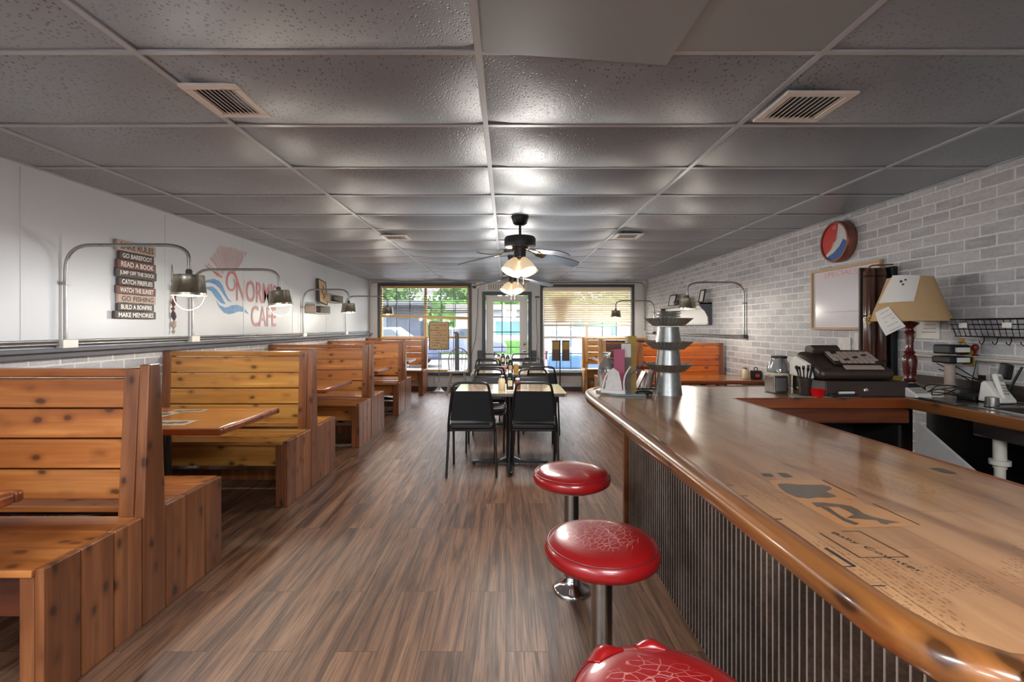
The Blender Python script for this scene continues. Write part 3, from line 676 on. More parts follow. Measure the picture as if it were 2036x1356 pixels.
# ================================================================== booths
def booth(x_in, x_out, y0, yp, y1, top, label, group, bm='pineX', em='pineZ', front=True, rear=True, seat=.5, capm='pineY'):
    """double bench: y0 front edge, yp..yp+.15 post, y1 rear edge; x_in wall side, x_out aisle side"""
    t = thing('booth_bench', label, 'bench', (0, yp, 0), group=group)
    sgn = 1 if x_out > x_in else -1
    pw = .145; Y = lambda y: y-yp
    tk = .035*sgn
    ef, er = (Y(y0), 0) , (pw, Y(y1))
    # end panel planks
    s = MB()
    def planks(a, b, n):
        for i in range(n):
            s.box(min(x_out, x_out-tk), max(x_out, x_out-tk), a+(b-a)*i/n+.0035, a+(b-a)*(i+1)/n-.0035, 0, seat)
    if front: planks(Y(y0), 0, 3)
    if rear: planks(pw, Y(y1), 3)
    s.build('end_planks', em, t, bevel=.004)
    tz = top+.02
    post = MB().prism([(0.003, 0), (pw-.003, 0), (pw-.003, seat), (pw*.5+.036, tz), (pw*.5-.036, tz), (0.003, seat)], 0, min(x_out+.004*sgn, x_out-tk*1.3), max(x_out+.004*sgn, x_out-tk*1.3))
    post.build('end_post', em, t, bevel=.008)
    # back boards, both faces lean into the post
    xa, xb = sorted((x_in, x_out-tk)); xa2, xb2 = sorted((x_in, x_out-tk*1.3))
    for face in ((0,) if not rear else (1,) if not front else (0, 1)):
        s = MB(); h0, h1 = seat+.075, top-.045; n = 4
        for i in range(n):
            z0 = h0+(h1-h0)*i/n+.004; z1 = h0+(h1-h0)*(i+1)/n-.004
            f = lambda z: .012+(pw*.5-.030-.012)*(z-seat)/(top-seat)
            a0, a1 = f(z0), f(z1)
            q = [(a0, z0), (a0+.02, z0), (a1+.02, z1), (a1, z1)]
            if face == 1: q = [(pw-u, v) for u, v in q]
            s.prism(q, 0, xa2+.04, xb2-.055)
        s.build('back_boards', bm, t, bevel=.003)
        for xs in (xa2, xb2-.07):
            q = [(.0, seat), (.03, seat), (pw*.5, top), (pw*.5-.034, top)]
            if face == 1: q = [(pw-u, v) for u, v in q]
            MB().prism(q, 0, xs, xs+.07).build('back_stile', em, t, bevel=.004)
    MB().box(xa, xb, pw*.5-.034, pw*.5+.034, top-.04, top).build('top_rail', bm, t, bevel=.008)
    # seats
    for a, b, on, fr in ((Y(y0), 0, front, 0), (pw, Y(y1), rear, 1)):
        if not on: continue
        s = MB(); n = 3
        lo, hi = (a-.01, b+.02) if fr == 0 else (a-.02, b+.01)
        for i in range(n): s.box(xa, xb-.0 if sgn > 0 else xb, lo+(hi-lo)*i/n+.002, lo+(hi-lo)*(i+1)/n-.002, seat-.028, seat-.001)
        s.build('seat_boards', bm, t, bevel=.004)
        e = a if fr == 0 else b
        yy = (e+.05, e+.075) if fr == 0 else (e-.075, e-.05)
        MB().box(xa, xb, yy[0], yy[1], seat-.20, seat-.03).build('apron', 'darkwoodX' if bm in ('pineX', 'darkwoodX') else bm, t, bevel=.003)
        # leg at the aisle end, cleat at floor, wall leg
        for xs in ((x_out-tk*2.6 if sgn > 0 else x_out), (x_in if sgn > 0 else x_in-.06)):
            MB().box(xs, xs+.055 if sgn > 0 else xs+.055, e+.004 if fr == 0 else e-.06, e+.06 if fr == 0 else e-.004, 0, seat-.03).build('leg', em, t, bevel=.004)
    MB().box(xa, xb, pw*.5-.02, pw*.5+.02, .05, .14).build('floor_stretcher', em, t, bevel=.004)
    return t
XA = -1.66
MT['tanX'] = pine('tan_pine_boards', srgb(212, 146, 84), srgb(190, 118, 62), srgb(104, 54, 24), 0)
booth(XL+.015, XA, 1.69, 2.154, 2.755, 1.175, 'honey pine double booth bench nearest the camera on the left', 'pine booth benches along the left wall')
booth(XL+.015, XA, 3.576, 4.01, 4.59, 1.16, 'pine double booth bench with golden boards, second from the camera on the left', 'pine booth benches along the left wall', bm='paleX')
booth(XL+.015, XA, 5.33, 5.80, 6.43, 1.15, 'pine double booth bench, third from the camera on the left', 'pine booth benches along the left wall', bm='tanX')
booth(XL+.015, XA, 7.29, 7.74, 8.27, 1.14, 'pine double booth bench, fourth from the camera on the left', 'pine booth benches along the left wall', bm='tanX')
booth(XL+.015, XA, 9.40, 9.86, 10.16, 1.135, 'single booth bench backed against the left front window', 'pine booth benches along the left wall', bm='tanX', rear=False)
booth(XR-.05, 1.77, 5.98, 6.42, 6.95, 1.15, 'orange pine double booth bench behind the bar, nearest on the right wall', 'pine booth benches along the right wall', bm='orangeX', em='pineZ')
booth(XR-.015, 1.60, 7.62, 8.05, 8.58, 1.14, 'dark backed pine double booth bench, middle of the right wall', 'pine booth benches along the right wall', bm='darkwoodX', em='lightZ')
booth(XR-.015, 1.63, 9.72, 10.03, 10.17, 1.135, 'pale pine single booth bench backed against the right front window', 'pine booth benches along the right wall', bm='paleX', em='lightZ', rear=False)
def booth_table(x0, x1, y0, y1, label, group, cards=(), z=.75, mat='tableX', round_=False):
    t = thing('booth_table', label, 'table', ((x0+x1)/2, (y0+y1)/2, 0), group=group)
    w, d = (x1-x0)/2, (y1-y0)/2
    MB().box(-w+.03, w-.03, -d+.03, d-.03, z-.035, z).build('tabletop', mat, t, bevel=.003)
    s = MB()
    s.box(-w, w, -d, -d+.035, z-.042, z+.002); s.box(-w, w, d-.035, d, z-.042, z+.002); s.box(w-.035, w, -d+.035, d-.035, z-.042, z+.002); s.box(-w, -w+.035, -d+.035, d-.035, z-.042, z+.002)
    s.build('edge_band', 'trimX', t, bevel=.012, bseg=3)
    if cards:
        s = MB(); s2 = MB()
        for cx, cy, a, b, r in cards:
            m = Matrix.Translation((cx, cy, z+.0012)) @ Matrix.Rotation(r, 4, 'Z')
            s.add([m @ Vector(p) for p in ((-a, -b, 0), (a, -b, 0), (a, b, 0), (-a, b, 0))], [(0, 1, 2, 3)])
            for k in range(3):
                mm = m @ Matrix.Translation((-.5*a+k*.5*a, .15*b*(k-1), .0006))
                s2.add([mm @ Vector((.22*a*math.cos(q*PI/4)*(1+.3*(q % 2)), .5*b*math.sin(q*PI/4), 0)) for q in range(8)], [tuple(range(8))])
        c = s.build('inlaid_photographs', 'printlight', t, recalc=False); s2.build('photo_figures', 'printgrey', c, recalc=False)
    MB().cyl((0, 0, .03), (0, 0, z-.04), .035).build('column', 'blackmetal', t, smooth=40)
    s = MB()
    for a in (0, PI/2): m0 = len(s.v); s.prism([(-.3, 0), (.3, 0), (.29, .02), (.05, .055), (-.05, .055), (-.29, .02)], 1, -.03, .03); s.xf(Matrix.Rotation(a, 4, 'Z'), m0)
    s.build('foot', 'blackmetal', t)
    return t
gl_ = 'wall booth tables on the left'
booth_table(XL+.015, -1.835, 1.06, 1.80, 'varnished pine booth table at the left edge of the photo, before the nearest bench', gl_)
booth_table(XL+.015, -1.735, 2.86, 3.62, 'varnished pine booth table with inlaid photographs between the two nearest left benches', gl_,
            [(.18, -.20, .13, .08, .05), (-.28, -.12, .14, .09, .2), (-.15, .10, .14, .075, -.1), (.0, .24, .12, .06, .1), (-.42, .22, .1, .07, 0), (-.40, -.27, .1, .06, 0)])
booth_table(XL+.015, -1.79, 4.68, 5.50, 'varnished pine booth table between the second and third left benches', gl_)
booth_table(XL+.015, -1.80, 6.62, 7.45, 'varnished pine booth table between the third and fourth left benches', gl_)
booth_table(XL+.015, -1.77, 8.55, 9.32, 'varnished pine booth table before the left window bench', gl_)
gr_ = 'wall booth tables on the right'
booth_table(1.80, XR-.015, 5.42, 6.08, 'varnished pine booth table behind the bar with a sugar jar and menu caddy', gr_)
booth_table(1.78, XR-.015, 6.98, 7.62, 'varnished pine booth table between the orange and dark backed right benches', gr_)
booth_table(1.74, XR-.015, 8.75, 9.62, 'varnished pine booth table before the right window bench', gr_)

# ================================================================== centre tables and chairs
def cafe_table(x, y, label, w=.53, d=.36, z=.755):
    t = thing('pedestal_table', label, 'table', (x, y, 0), group='square pedestal tables down the middle')
    MB().box(-w+.006, w-.006, -d+.006, d-.006, z-.03, z).build('tabletop', 'greylam', t, bevel=.003)
    s = MB(); r = .05; pts = []
    for cx, cy, a0 in ((w-r, d-r, 0), (-w+r, d-r, PI/2), (-w+r, -d+r, PI), (w-r, -d+r, 1.5*PI)):
        for k in range(5): a = a0+PI/2*k/4; pts.append((cx+r*math.cos(a), cy+r*math.sin(a)))
    s.prism(pts, 2, z-.033, z-.003); s.build('edge_band', 'greyedge', t, bevel=.004)
    MB().cyl((0, 0, .04), (0, 0, z-.05), .038).box(-.14, .14, -.03, .03, z-.05, z-.033).box(-.03, .03, -.14, .14, z-.05, z-.033).build('column', 'blackmetal', t, smooth=40)
    for k in range(4):
        m = Matrix.Rotation(k*PI/2, 4, 'Z'); s = MB(); s.prism([(.02, .015), (.37, .012), (.385, .024), (.37, .035), (.1, .045), (.03, .075)], 1, -.024, .024)
        s.cyl((.36, 0, 0), (.36, 0, .015), .018); s.xf(m); s.build('foot', 'blackmetal', t, bevel=.004)
    return t
cafe_table(.04, 4.72, 'square laminate pedestal table nearest the camera in the middle row')
cafe_table(.06, 6.52, 'square laminate pedestal table, second in the middle row')
cafe_table(.02, 7.98, 'square laminate pedestal table, third in the middle row, nearest the door')
def make_chair():
    t = thing('stacking_chair', '', 'chair', (0, 0, 0), group='black stacking chairs at the middle tables')
    s = MB(); vs = []; n = 10
    s.prism([(-.2, -.19), (.2, -.19), (.215, .1), (.2, .2), (.15, .235), (-.15, .235), (-.2, .2), (-.215, .1)], 2, .43, .485)
    s.build('seat', 'blackvinyl', t, bevel=.02, bseg=3, smooth=50)
    a = [(-.215, -.16, .41), (-.208, -.205, .5), (-.18, -.245, .72), (-.165, -.26, .80), (-.15, -.265, .868), (.15, -.265, .868), (.165, -.26, .80), (.18, -.245, .72), (.208, -.205, .5), (.215, -.16, .41)]
    s = MB(); s.tube(bez(a, r=.065, n=7), .0115, 10); s.build('back_frame', 'blackmetal', t, smooth=60)
    s = MB(); s.prism([(-.192, .515), (.192, .515), (.166, .79), (-.166, .79)], 1, -.012, .012)
    s.xf(Matrix.Translation((0, -.055-.001, 0)) @ Matrix.Shear('XZ', 4, (0, 0)) ); 
    s.v = [(x, y-.120-(z-.515)*.19-.02, z) for x, y, z in s.v]
    s.build('back_panel', 'backfabric', t, bevel=.006)
    s = MB(); s.prism([(-.18, .52), (.18, .52), (.155, .78), (-.155, .78)], 1, 0, .035)
    s.v = [(x, y-.175-(z-.515)*.19-.013, z) for x, y, z in s.v]
    s.build('back_cushion', 'blackvinyl', t, bevel=.014, bseg=3, smooth=50)
    for sx in (-1, 1):
        MB().tube([(sx*.215, -.14, .42), (sx*.228, -.21, 0)], .0115, 10).build('leg', 'blackmetal', t, smooth=60)
        MB().tube([(sx*.205, .17, .42), (sx*.205, .2, 0)], .0115, 10).build('leg', 'blackmetal', t, smooth=60)
    MB().tube(bez([(-.215, -.15, .418), (-.205, .19, .418), (.205, .19, .418), (.215, -.15, .418)], r=.05), .0115, 8, closed=True).build('seat_frame', 'blackmetal', t, smooth=60)
    return t
ch0 = make_chair()
spots = [(-.315, 4.50, 0, 'black stacking chair nearest the camera on the left, back to the camera', ),
         (.265, 4.50, -.06, 'black stacking chair nearest the camera on the right, back to the camera'),
         (-.22, 5.32, PI-.04, 'black stacking chair on the far left side of the nearest middle table, facing the camera'),
         (.33, 5.30, PI+.05, 'black stacking chair on the far right side of the nearest middle table, facing the camera'),
         (-.20, 6.16, .05, 'black stacking chair at the near left of the second middle table'),
         (.46, 6.18, -.05, 'black stacking chair at the near right of the second middle table'),
         (-.30, 7.02, PI, 'black stacking chair at the far left of the second middle table'),
         (.36, 7.3, PI-.3, 'black stacking chair between the second and third middle tables, right side'),
         (-.28, 8.48, PI, 'black stacking chair at the far left of the middle table nearest the door'),
         (.29, 8.48, PI+.05, 'black stacking chair at the far right of the middle table nearest the door'),
         (-.26, 7.66, 0, 'black stacking chair at the near left of the middle table nearest the door')]
for k, (x, y, r, lab) in enumerate(spots):
    if k == 0: ch0.location = (x, y, 0); ch0.rotation_euler.z = r; ch0['label'] = lab
    else: dup(ch0, (x, y, 0), r, lab)
# condiments
def jar(x, y, z, h, r, mat, lid, name, label, cat, seg=14):
    t = thing(name, label, cat, (x, y, z))
    MB().lathe([(r*.95, 0), (r, .004), (r, h*.62), (r*.75, h*.78), (r*.72, h*.84)], seg=seg).build('body', mat, t, smooth=40)
    MB().lathe([(r*.78, h*.84), (r*.8, h*.96), (r*.6, h)], seg=seg).build('lid', lid, t, smooth=40)
def squeeze(x, y, z, label, h=.19, mat='green_bottle'):
    t = thing('sauce_bottle', label, 'bottle', (x, y, z))
    MB().lathe([(.034, 0), (.037, .01), (.037, h*.55), (.03, h*.72), (.015, h*.86)]).build('body', mat, t, smooth=40)
    MB().lathe([(.016, h*.86), (.016, h*.97), (.008, h)]).build('cap', 'white', t, smooth=40)
    MB().box(-.022, .022, -.0385, -.036, h*.2, h*.5).build('bottle_label', 'sugar', t)
zt = .755
jar(-.04, 4.60, zt, .14, .036, 'sugar', 'chrome', 'sugar_dispenser', 'glass sugar pourer on the nearest middle table, left of the dark bottle', 'sugar dispenser')
squeeze(.04, 4.62, zt, 'dark sauce bottle standing at the centre of the nearest middle table')
jar(.115, 4.66, zt, .11, .03, 'ketchup', 'white', 'sauce_jar', 'small brown sauce jar on the nearest middle table, right of the dark bottle', 'jar')
tag(MB().box(.01, .07, 4.47, 4.51, zt, zt+.012).build('jam_packet', 'white', bevel=.003), 'small white packet lying in front of the dark bottle on the nearest middle table', 'packet')
o = tag(MB().box(-.07, .01, 6.25, 6.33, zt, zt+.085).build('sugar_caddy', 'rose', bevel=.004), 'small red and white packet caddy on the second middle table', 'caddy')
MB().box(-.07, .01, 6.249, 6.331, zt, zt+.02).build('caddy_base', 'white', o)
squeeze(.06, 6.35, zt, 'tall dark sauce bottle standing on the second middle table', .2)
jar(.135, 6.32, zt, .13, .036, 'mustard', 'white', 'sauce_jar', 'yellow brown sauce shaker on the second middle table', 'jar')
jar(-.12, 7.85, zt, .15, .035, 'sugar', 'chrome', 'sugar_dispenser', 'glass sugar pourer on the middle table nearest the door', 'sugar dispenser')
squeeze(-.05, 7.8, zt, 'dark sauce bottle on the middle table nearest the door, left one', .2)
squeeze(.03, 7.9, zt, 'dark sauce bottle on the middle table nearest the door, right one', .16)
jar(2.86, 5.62, .752, .14, .042, 'sugar', 'chrome', 'sugar_dispenser', 'glass sugar pourer on the right wall booth table behind the bar', 'sugar dispenser')
t = thing('menu_caddy', 'small black table caddy with a red oval badge on the right wall booth table', 'caddy', (2.98, 5.60, .752))
MB().box(-.06, .035, -.04, .04, 0, .10).build('tray', 'black', t, bevel=.006)
s = MB(); s.tube([(-.012+.02*math.cos(a), 0, .115+.025*math.sin(a)) for a in [PI*2*k/10 for k in range(10)]], .005, 6, closed=True); s.build('carry_ring', 'black', t, smooth=60)
s = MB(); s.add([(-.012+.028*math.cos(a), -.0415, .045+.02*math.sin(a)) for a in [PI*2*k/14 for k in range(14)]], [tuple(range(14))]); s.build('badge', 'clockred', t)
# napkin boxes on the left tables
# sign stand, chair with tube, menu stand
t = thing('sign_stand', 'floor stand with a tan handwritten notice board before the left window', 'sign', (-1.40, 9.86, 0))
MB().lathe([(.17, 0), (.165, .015), (.09, .05), (.03, .12), (.012, .2)]).build('base', 'conduit', t, smooth=50)
MB().cyl((0, 0, .18), (0, 0, 1.05), .011).build('pole', 'conduit', t, smooth=50)
s = MB(); s.box(-.205, .205, -.012, .012, .90, 1.475); b = s.build('board', 'kraft', t, bevel=.01)
s = MB()
for q in ((-.21, -.195, .89, 1.485), (.195, .21, .89, 1.485), (-.21, .21, .89, .905), (-.21, .21, 1.47, 1.485)): s.box(q[0], q[1], -.018, .018, q[2], q[3])
s.build('board_frame', 'blackmetal', t, bevel=.004)
s = MB(); random.seed(4)
for r, (a, b_) in enumerate(((-.15, .14), (-.06, .0), (-.17, .13), (-.03, .04), (-.15, .15), (-.16, .1), (-.12, .14), (-.15, .0), (-.14, -.02))):
    x = a; z = 1.40-r*.053
    while x < b_:
        w_ = random.uniform(.015, .04); s.box(x, x+w_, -.0135, -.012, z+random.uniform(-.003, .003), z+.006+random.uniform(0, .01)); x += w_+.012
s.tube([(.10+.07*math.cos(a), -.014, .97+.035*math.sin(a)) for a in [2*PI*k/16 for k in range(16)]], .003, 5, closed=True)
s.build('handwriting', 'ink', t)
t = thing('windsor_chair', 'grey spindle back chair standing before the left window', 'chair', (-.99, 9.66, 0))
s = MB(); s.lathe([(.19, .43), (.215, .44), (.215, .465), (.2, .475), (.02, .468)], sq=.95); s.build('seat', 'slatdark', t, smooth=40)
s = MB(); pts = [(-.19, .15, .47)]+[(-.215*math.cos(a), .2, .66+.27*math.sin(a)) for a in [PI*k/12 for k in range(13)]]+[(.19, .15, .47)]
s.tube(pts, .012, 8); s.build('back_bow', 'slatdark', t, smooth=60)
for k in range(-2, 3): MB().tube([(k*.065, .155, .47), (k*.08, .195, .66+.27*math.sqrt(max(0, 1-(k*.08/.215)**2)))], .007, 6).build('spindle', 'slatdark', t, smooth=60)
for sx in (-1, 1):
    for sy in (-1, 1): MB().tube([(sx*.13, sy*.12, .44), (sx*.2, sy*.19, 0)], [.013, .018], 8).build('leg', 'slatdark', t, smooth=60)
MB().tube([(-.165, -.15, .2), (.165, -.15, .2)], .01, 6).tube([(-.165, .15, .2), (.165, .15, .2)], .01, 6).build('stretcher', 'slatdark', t)
s = MB(); s.cyl((-1.0, 9.66, .478), (-1.01, 9.72, 1.24), .045, .042); s.box(-1.07, -.99, 9.68, 9.75, 1.235, 1.27)
tag(s.build('rolled_mat', 'rail', smooth=50), 'dark grey rolled tube standing on the seat of the spindle back chair', 'roll')
t = thing('menu_stand', 'slim floor stand holding two printed menu sheets before the right window', 'menu stand', (1.13, 9.85, 0))
MB().lathe([(.14, 0), (.135, .015), (.05, .03), (.012, .06)]).build('base', 'blackmetal', t, smooth=50)
MB().cyl((0, 0, .05), (0, 0, 1.1), .012).build('pole', 'blackmetal', t, smooth=50)
for x in (-.17, .04):
    p = MB().box(x, x+.16, -.012, -.004, .66, 1.09).build('menu_sheet', 'darkcard', t)
    MB().box(x+.01, x+.15, -.0135, -.0118, .90, 1.06).build('menu_picture', 'yellowcard', p)
# ================================================================== bar
ZB = .934
bar = thing('bar_counter', 'long wooden bar counter with lacquered newsprint top and corrugated tin front', 'bar', (0, 0, 0))
def xo(y): return .519+.0115*0+ (.565-.519)*max(0, min(1, (3.0-y)/2.4))
def xi(y): return 1.459-.022*y
rim = [(xo(y), y) for y in (.62, .8, 1.1, 1.5, 2.0, 2.5, 3.0)]
# outer path of the log edge: from near right along the near end, up the aisle side, around the far corner
path = [(1.46, .585), (.80, .585), (.66, .60), (.60, .65)]+[(xo(y)+.032, y) for y in (.8, 1.1, 1.5, 2.0, 2.5, 3.0)]+[(.565, 3.2), (.62, 3.36), (.74, 3.455), (.9, 3.47), (1.6, 3.47), (2.1, 3.47)]
top = [(1.445, .60), (.80, .60), (.66, .615), (.615, .66)]+[(xo(y)+.045, y) for y in (.8, 1.1, 1.5, 2.0, 2.5, 3.0)]+[(.58, 3.2), (.64, 3.35), (.75, 3.44), (.9, 3.455), (XR, 3.47), (XR, 2.90), (2.42, 2.90), (1.398, 2.90), (xi(2.0), 2.0), (xi(1.2), 1.2)]
s = MB(); s.prism(top, 2, ZB-.038, ZB); s.build('countertop', 'bartop', bar, bevel=.003)
# log edge with a slightly irregular rounded section
s = MB(); P = [Vector((x, y, ZB-.026)) for x, y in path]; P2 = []
for a, b in zip(P, P[1:]):
    n = max(1, int((b-a).length/.06)); P2 += [a+(b-a)*i/n for i in range(n)]
P2.append(P[-1]); random.seed(5); seg = 12; vs = []; fs = []
P3 = P2[:1]+[(P2[i-1]+P2[i]*2+P2[i+1])/4 for i in range(1, len(P2)-1)]+P2[-1:]
for i, p in enumerate(P3):
    d = (P3[min(i+1, len(P3)-1)]-P3[max(i-1, 0)]).normalized(); u = d.cross(Vector((0, 0, 1))); jit = 1+random.uniform(-.015, .015)
    for k in range(seg):
        a = 2*PI*k/seg; cx, cz = math.cos(a), math.sin(a)
        cx = math.copysign(abs(cx)**.7, cx); cz = math.copysign(abs(cz)**.7, cz)
        vs.append(p+u*(cx*.036*jit)+Vector((0, 0, cz*.030*jit)))
for i in range(len(P3)-1):
    for k in range(seg): l = (k+1) % seg; fs.append((i*seg+k, i*seg+l, (i+1)*seg+l, (i+1)*seg+k))
fs += [tuple(range(seg)), tuple(range((len(P3)-1)*seg, len(P3)*seg))]
s.add(vs, fs); s.build('log_edge', 'trimY', bar, smooth=60)
# inner edging and skirts
MB().prism([(xi(1.0)-.02, .62), (xi(1.0)+.006, .62), (1.395+.006, 2.885), (1.395-.02, 2.885)], 2, ZB-.05, ZB+.001).build('inner_edging', 'trimX', bar, bevel=.005)
MB().box(1.40, 2.45, 2.875, 2.905, ZB-.062, ZB+.001).build('inner_edging', 'trimX', bar, bevel=.006)
MB().box(1.40, 2.48, 2.90, 2.925, ZB-.155, ZB-.06).build('skirt_board', 'darkwoodX', bar)
# corrugated tin front
s = MB(); x0 = .845; y0, y1 = .74, 3.215; pitch = .0335; n = int((y1-y0)/pitch*6); vs = []; fs = []
for i in range(n+1):
    y = y0+(y1-y0)*i/n; ph = (y-y0)/pitch*2*PI; c = math.cos(ph); c = math.copysign(abs(c)**1.0, c)
    x = x0-.008*c-(.003 if c > .8 else 0); vs += [(x, y, .0), (x, y, ZB-.04)]
for i in range(n): fs.append((2*i, 2*i+1, 2*i+3, 2*i+2))
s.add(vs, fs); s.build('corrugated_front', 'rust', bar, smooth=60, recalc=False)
s = MB(); s.box(.862, 1.38, .76, 3.20, 0.0, ZB-.04); s.build('bar_body', 'brownplastic', bar)
MB().box(.80, .875, 3.20, 3.23, 0, ZB-.04).build('corner_post', 'pineZ', bar, bevel=.004)
MB().box(.79, .86, .70, .755, 0, ZB-.05).build('corner_post', 'trimY', bar, bevel=.01)
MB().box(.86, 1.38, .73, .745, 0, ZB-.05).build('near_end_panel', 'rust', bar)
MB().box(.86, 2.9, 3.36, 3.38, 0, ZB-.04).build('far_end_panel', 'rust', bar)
s = MB(); s.lathe([(.016, 0), (.015, .006), (.008, .011), (.001, .012)], (.655, .575, ZB+.002), 14); s.build('bolt_head', 'copper', bar, smooth=50)
# printed pictures set under the lacquer
def inlay(pts, name, mat, z=.0007, lab=None):
    s = MB(); vs = []
    for px, py in pts:
        dz = CH-ZB; Y = dz*F/(py-VY); vs.append((xx(px, Y), Y, ZB+z))
    s.add(vs, [tuple(range(len(vs)))]); return s.build(name, mat, bar, recalc=False)
cs = 540/2036
def ip(l): return [(1380+x*cs, 930+y*cs) for x, y in l]
MT['printtan'] = M('tan_newsprint', srgb(172, 118, 70), .28, var=.08, coat=.8)
MT['printdark'] = M('grey_halftone_print', srgb(84, 72, 58), .3, var=.3, vs=60, coat=.8)
inlay(ip([(560, 95), (970, 92), (1240, 222), (1130, 235), (1560, 350), (1700, 440), (1130, 450), (860, 300), (620, 160)]), 'printed_picture', 'printtan', .0004)
inlay(ip([(625, 122), (690, 120), (780, 128), (900, 130), (960, 128), (1020, 145), (1036, 160), (1010, 172), (985, 180), (1040, 200), (1072, 218), (1000, 226), (930, 222), (860, 232), (770, 222), (690, 188), (640, 150)]), 'printed_figure', 'printdark', .0009)
inlay(ip([(880, 262), (960, 262), (1090, 276), (1170, 288), (1230, 315), (1270, 345), (1340, 370), (1430, 390), (1545, 412), (1470, 418), (1440, 428), (1400, 418), (1370, 395), (1250, 385), (1140, 378), (1200, 352), (1140, 320), (1080, 295), (980, 292), (920, 296)]), 'printed_figure', 'printdark', .0009)
inlay(ip([(940, 290), (1010, 300), (1080, 350), (1140, 385), (1240, 420), (1210, 432), (1120, 400), (1040, 350)]), 'printed_figure', 'printgrey', .0008)
inlay(ip([(500, 42), (570, 44), (602, 66), (530, 66)]), 'printed_heading', 'printgrey', .0009)
inlay(ip([(620, 40), (690, 42), (742, 70), (672, 72)]), 'printed_heading', 'printgrey', .0009)
inlay(ip([(1760, 5), (1850, 2), (1975, 45), (1880, 42)]), 'printed_heading', 'printgrey', .0009)
def line(a, b, w=.0035):
    A = ip([a, b]); q = []
    for px, py in A: Y = (CH-ZB)*F/(py-VY); q.append(Vector((xx(px, Y), Y, ZB+.001)))
    d = (q[1]-q[0]).normalized(); u = Vector((-d.y, d.x, 0))*w*.5
    s = MB(); s.add([q[0]-u, q[1]-u, q[1]+u, q[0]+u], [(0, 1, 2, 3)]); return s
for a, b, w in (((960, 92), (1222, 220), .004), ((1340, 270), (1690, 430), .003), ((940, 490), (1245, 676), .003), ((1245, 676), (1610, 672), .002), ((1240, 478), (1610, 672), .0025), ((1110, 478), (1245, 478), .002),
                ((985, 604), (1205, 743), .007), ((1070, 745), (1205, 743), .003), ((200, 132), (298, 134), .004), ((310, 213), (405, 213), .004), ((545, 385), (660, 388), .005), ((1260, 888), (1440, 888), .003), ((1120, 660), (1120, 661), .002)):
    line(a, b, w).build('printed_line', 'ink', bar, recalc=False)
for k, (txt, a, w, h, r) in enumerate((('Baby Counter', (1015, 492), .16, .018, -1.9), )):
    px, py = ip([a])[0]; Y = (CH-ZB)*F/(py-VY)
    v, f = textmesh(txt, .17, .016, (xx(px, Y), Y, ZB+.0012), (.28, -.96, 0), (.96, .28, 0)); s = MB(); s.add(v, f); s.build('printed_caption', 'ink', bar, recalc=False)
# counter with sink along the right wall
MT['oldpanel'] = M('grey_panel', srgb(186, 182, 176), .6)
sk = thing('sink_counter', 'back counter along the brick wall with dark top and built-in steel sink', 'counter', (0, 0, 0))
s = MB(); s.box(2.47, XR, .6, 1.72, ZB-.04, ZB-.001).box(2.47, 2.56, 1.72, 2.58, ZB-.04, ZB-.001).box(2.86, XR, 1.72, 2.58, ZB-.04, ZB-.001).box(2.47, XR, 2.58, 2.90, ZB-.04, ZB-.001)
s.build('countertop', 'laminate', sk)
MB().box(2.44, 2.475, .6, 2.90, ZB-.06, ZB+.002).build('front_edging', 'trimY', sk, bevel=.008)
MB().box(3.0, XR, .6, 3.45, ZB, ZB+.09).build('splashback', 'laminate', sk)
s = MB(); a = (2.50, 2.86, 1.0, 2.60)
s.box(2.545, 2.875, 2.56, 2.60, ZB-.002, ZB+.006).box(2.545, 2.565, 1.70, 2.56, ZB-.002, ZB+.006).box(2.855, 2.96, 1.70, 2.60, ZB-.002, ZB+.006).box(2.545, 2.875, 1.68, 1.72, ZB-.002, ZB+.006)
s.box(2.565, 2.855, 2.18, 2.21, ZB-.14, ZB+.004)
s.box(2.555, 2.567, 1.7, 2.58, ZB-.15, ZB).box(2.853, 2.865, 1.7, 2.58, ZB-.15, ZB).box(2.56, 2.86, 2.558, 2.57, ZB-.15, ZB).box(2.56, 2.86, 1.70, 1.712, ZB-.15, ZB).box(2.56, 2.86, 1.7, 2.58, ZB-.155, ZB-.148)
s.build('sink_basin', 'steel', sk, bevel=.003)
MB().box(2.49, 2.93, 2.62, 2.87, ZB, ZB+.006).box(2.50, 2.515, 2.63, 2.86, ZB+.006, ZB+.011).box(2.90, 2.915, 2.63, 2.86, ZB+.006, ZB+.011).build('drainboard', 'steel', sk, bevel=.002)
s = MB(); s.lathe([(.03, 0), (.03, .004), (.028, .05), (.02, .052)], (2.63, 2.55, ZB+.006)); s.build('drain_plug', 'steel', sk, smooth=40)
MB().box(2.52, XR, 1.9, 1.93, 0, ZB-.16).build('support_panel', 'brownplastic', sk)
MB().prism([(2.88, 0), (2.88, .80), (2.24, .44), (2.24, 0)], 0, 2.50, 2.52).build('slanted_side_panel', 'oldpanel', sk)
s = MB(); s.cyl((2.62, 2.50, ZB-.15), (2.62, 2.50, .62), .028).cyl((2.62, 2.50, .64), (2.62, 2.50, .665), .044); s.tube(bez([(2.62, 2.50, .62), (2.62, 2.50, .50), (2.72, 2.44, .50), (2.72, 2.44, .61), (2.86, 2.40, .61)], r=.06), .024, 12)
s.build('drain_pipe', 'pvc', sk, smooth=50)
MB().box(2.56, 2.9, .7, 2.4, .28, .31).build('lower_shelf', 'black', sk)
MB().box(2.98, 3.0, .6, 3.34, 0, ZB-.05).build('cabinet_back', 'black', sk)  # black sheet added to stand for shade in the space under the counter
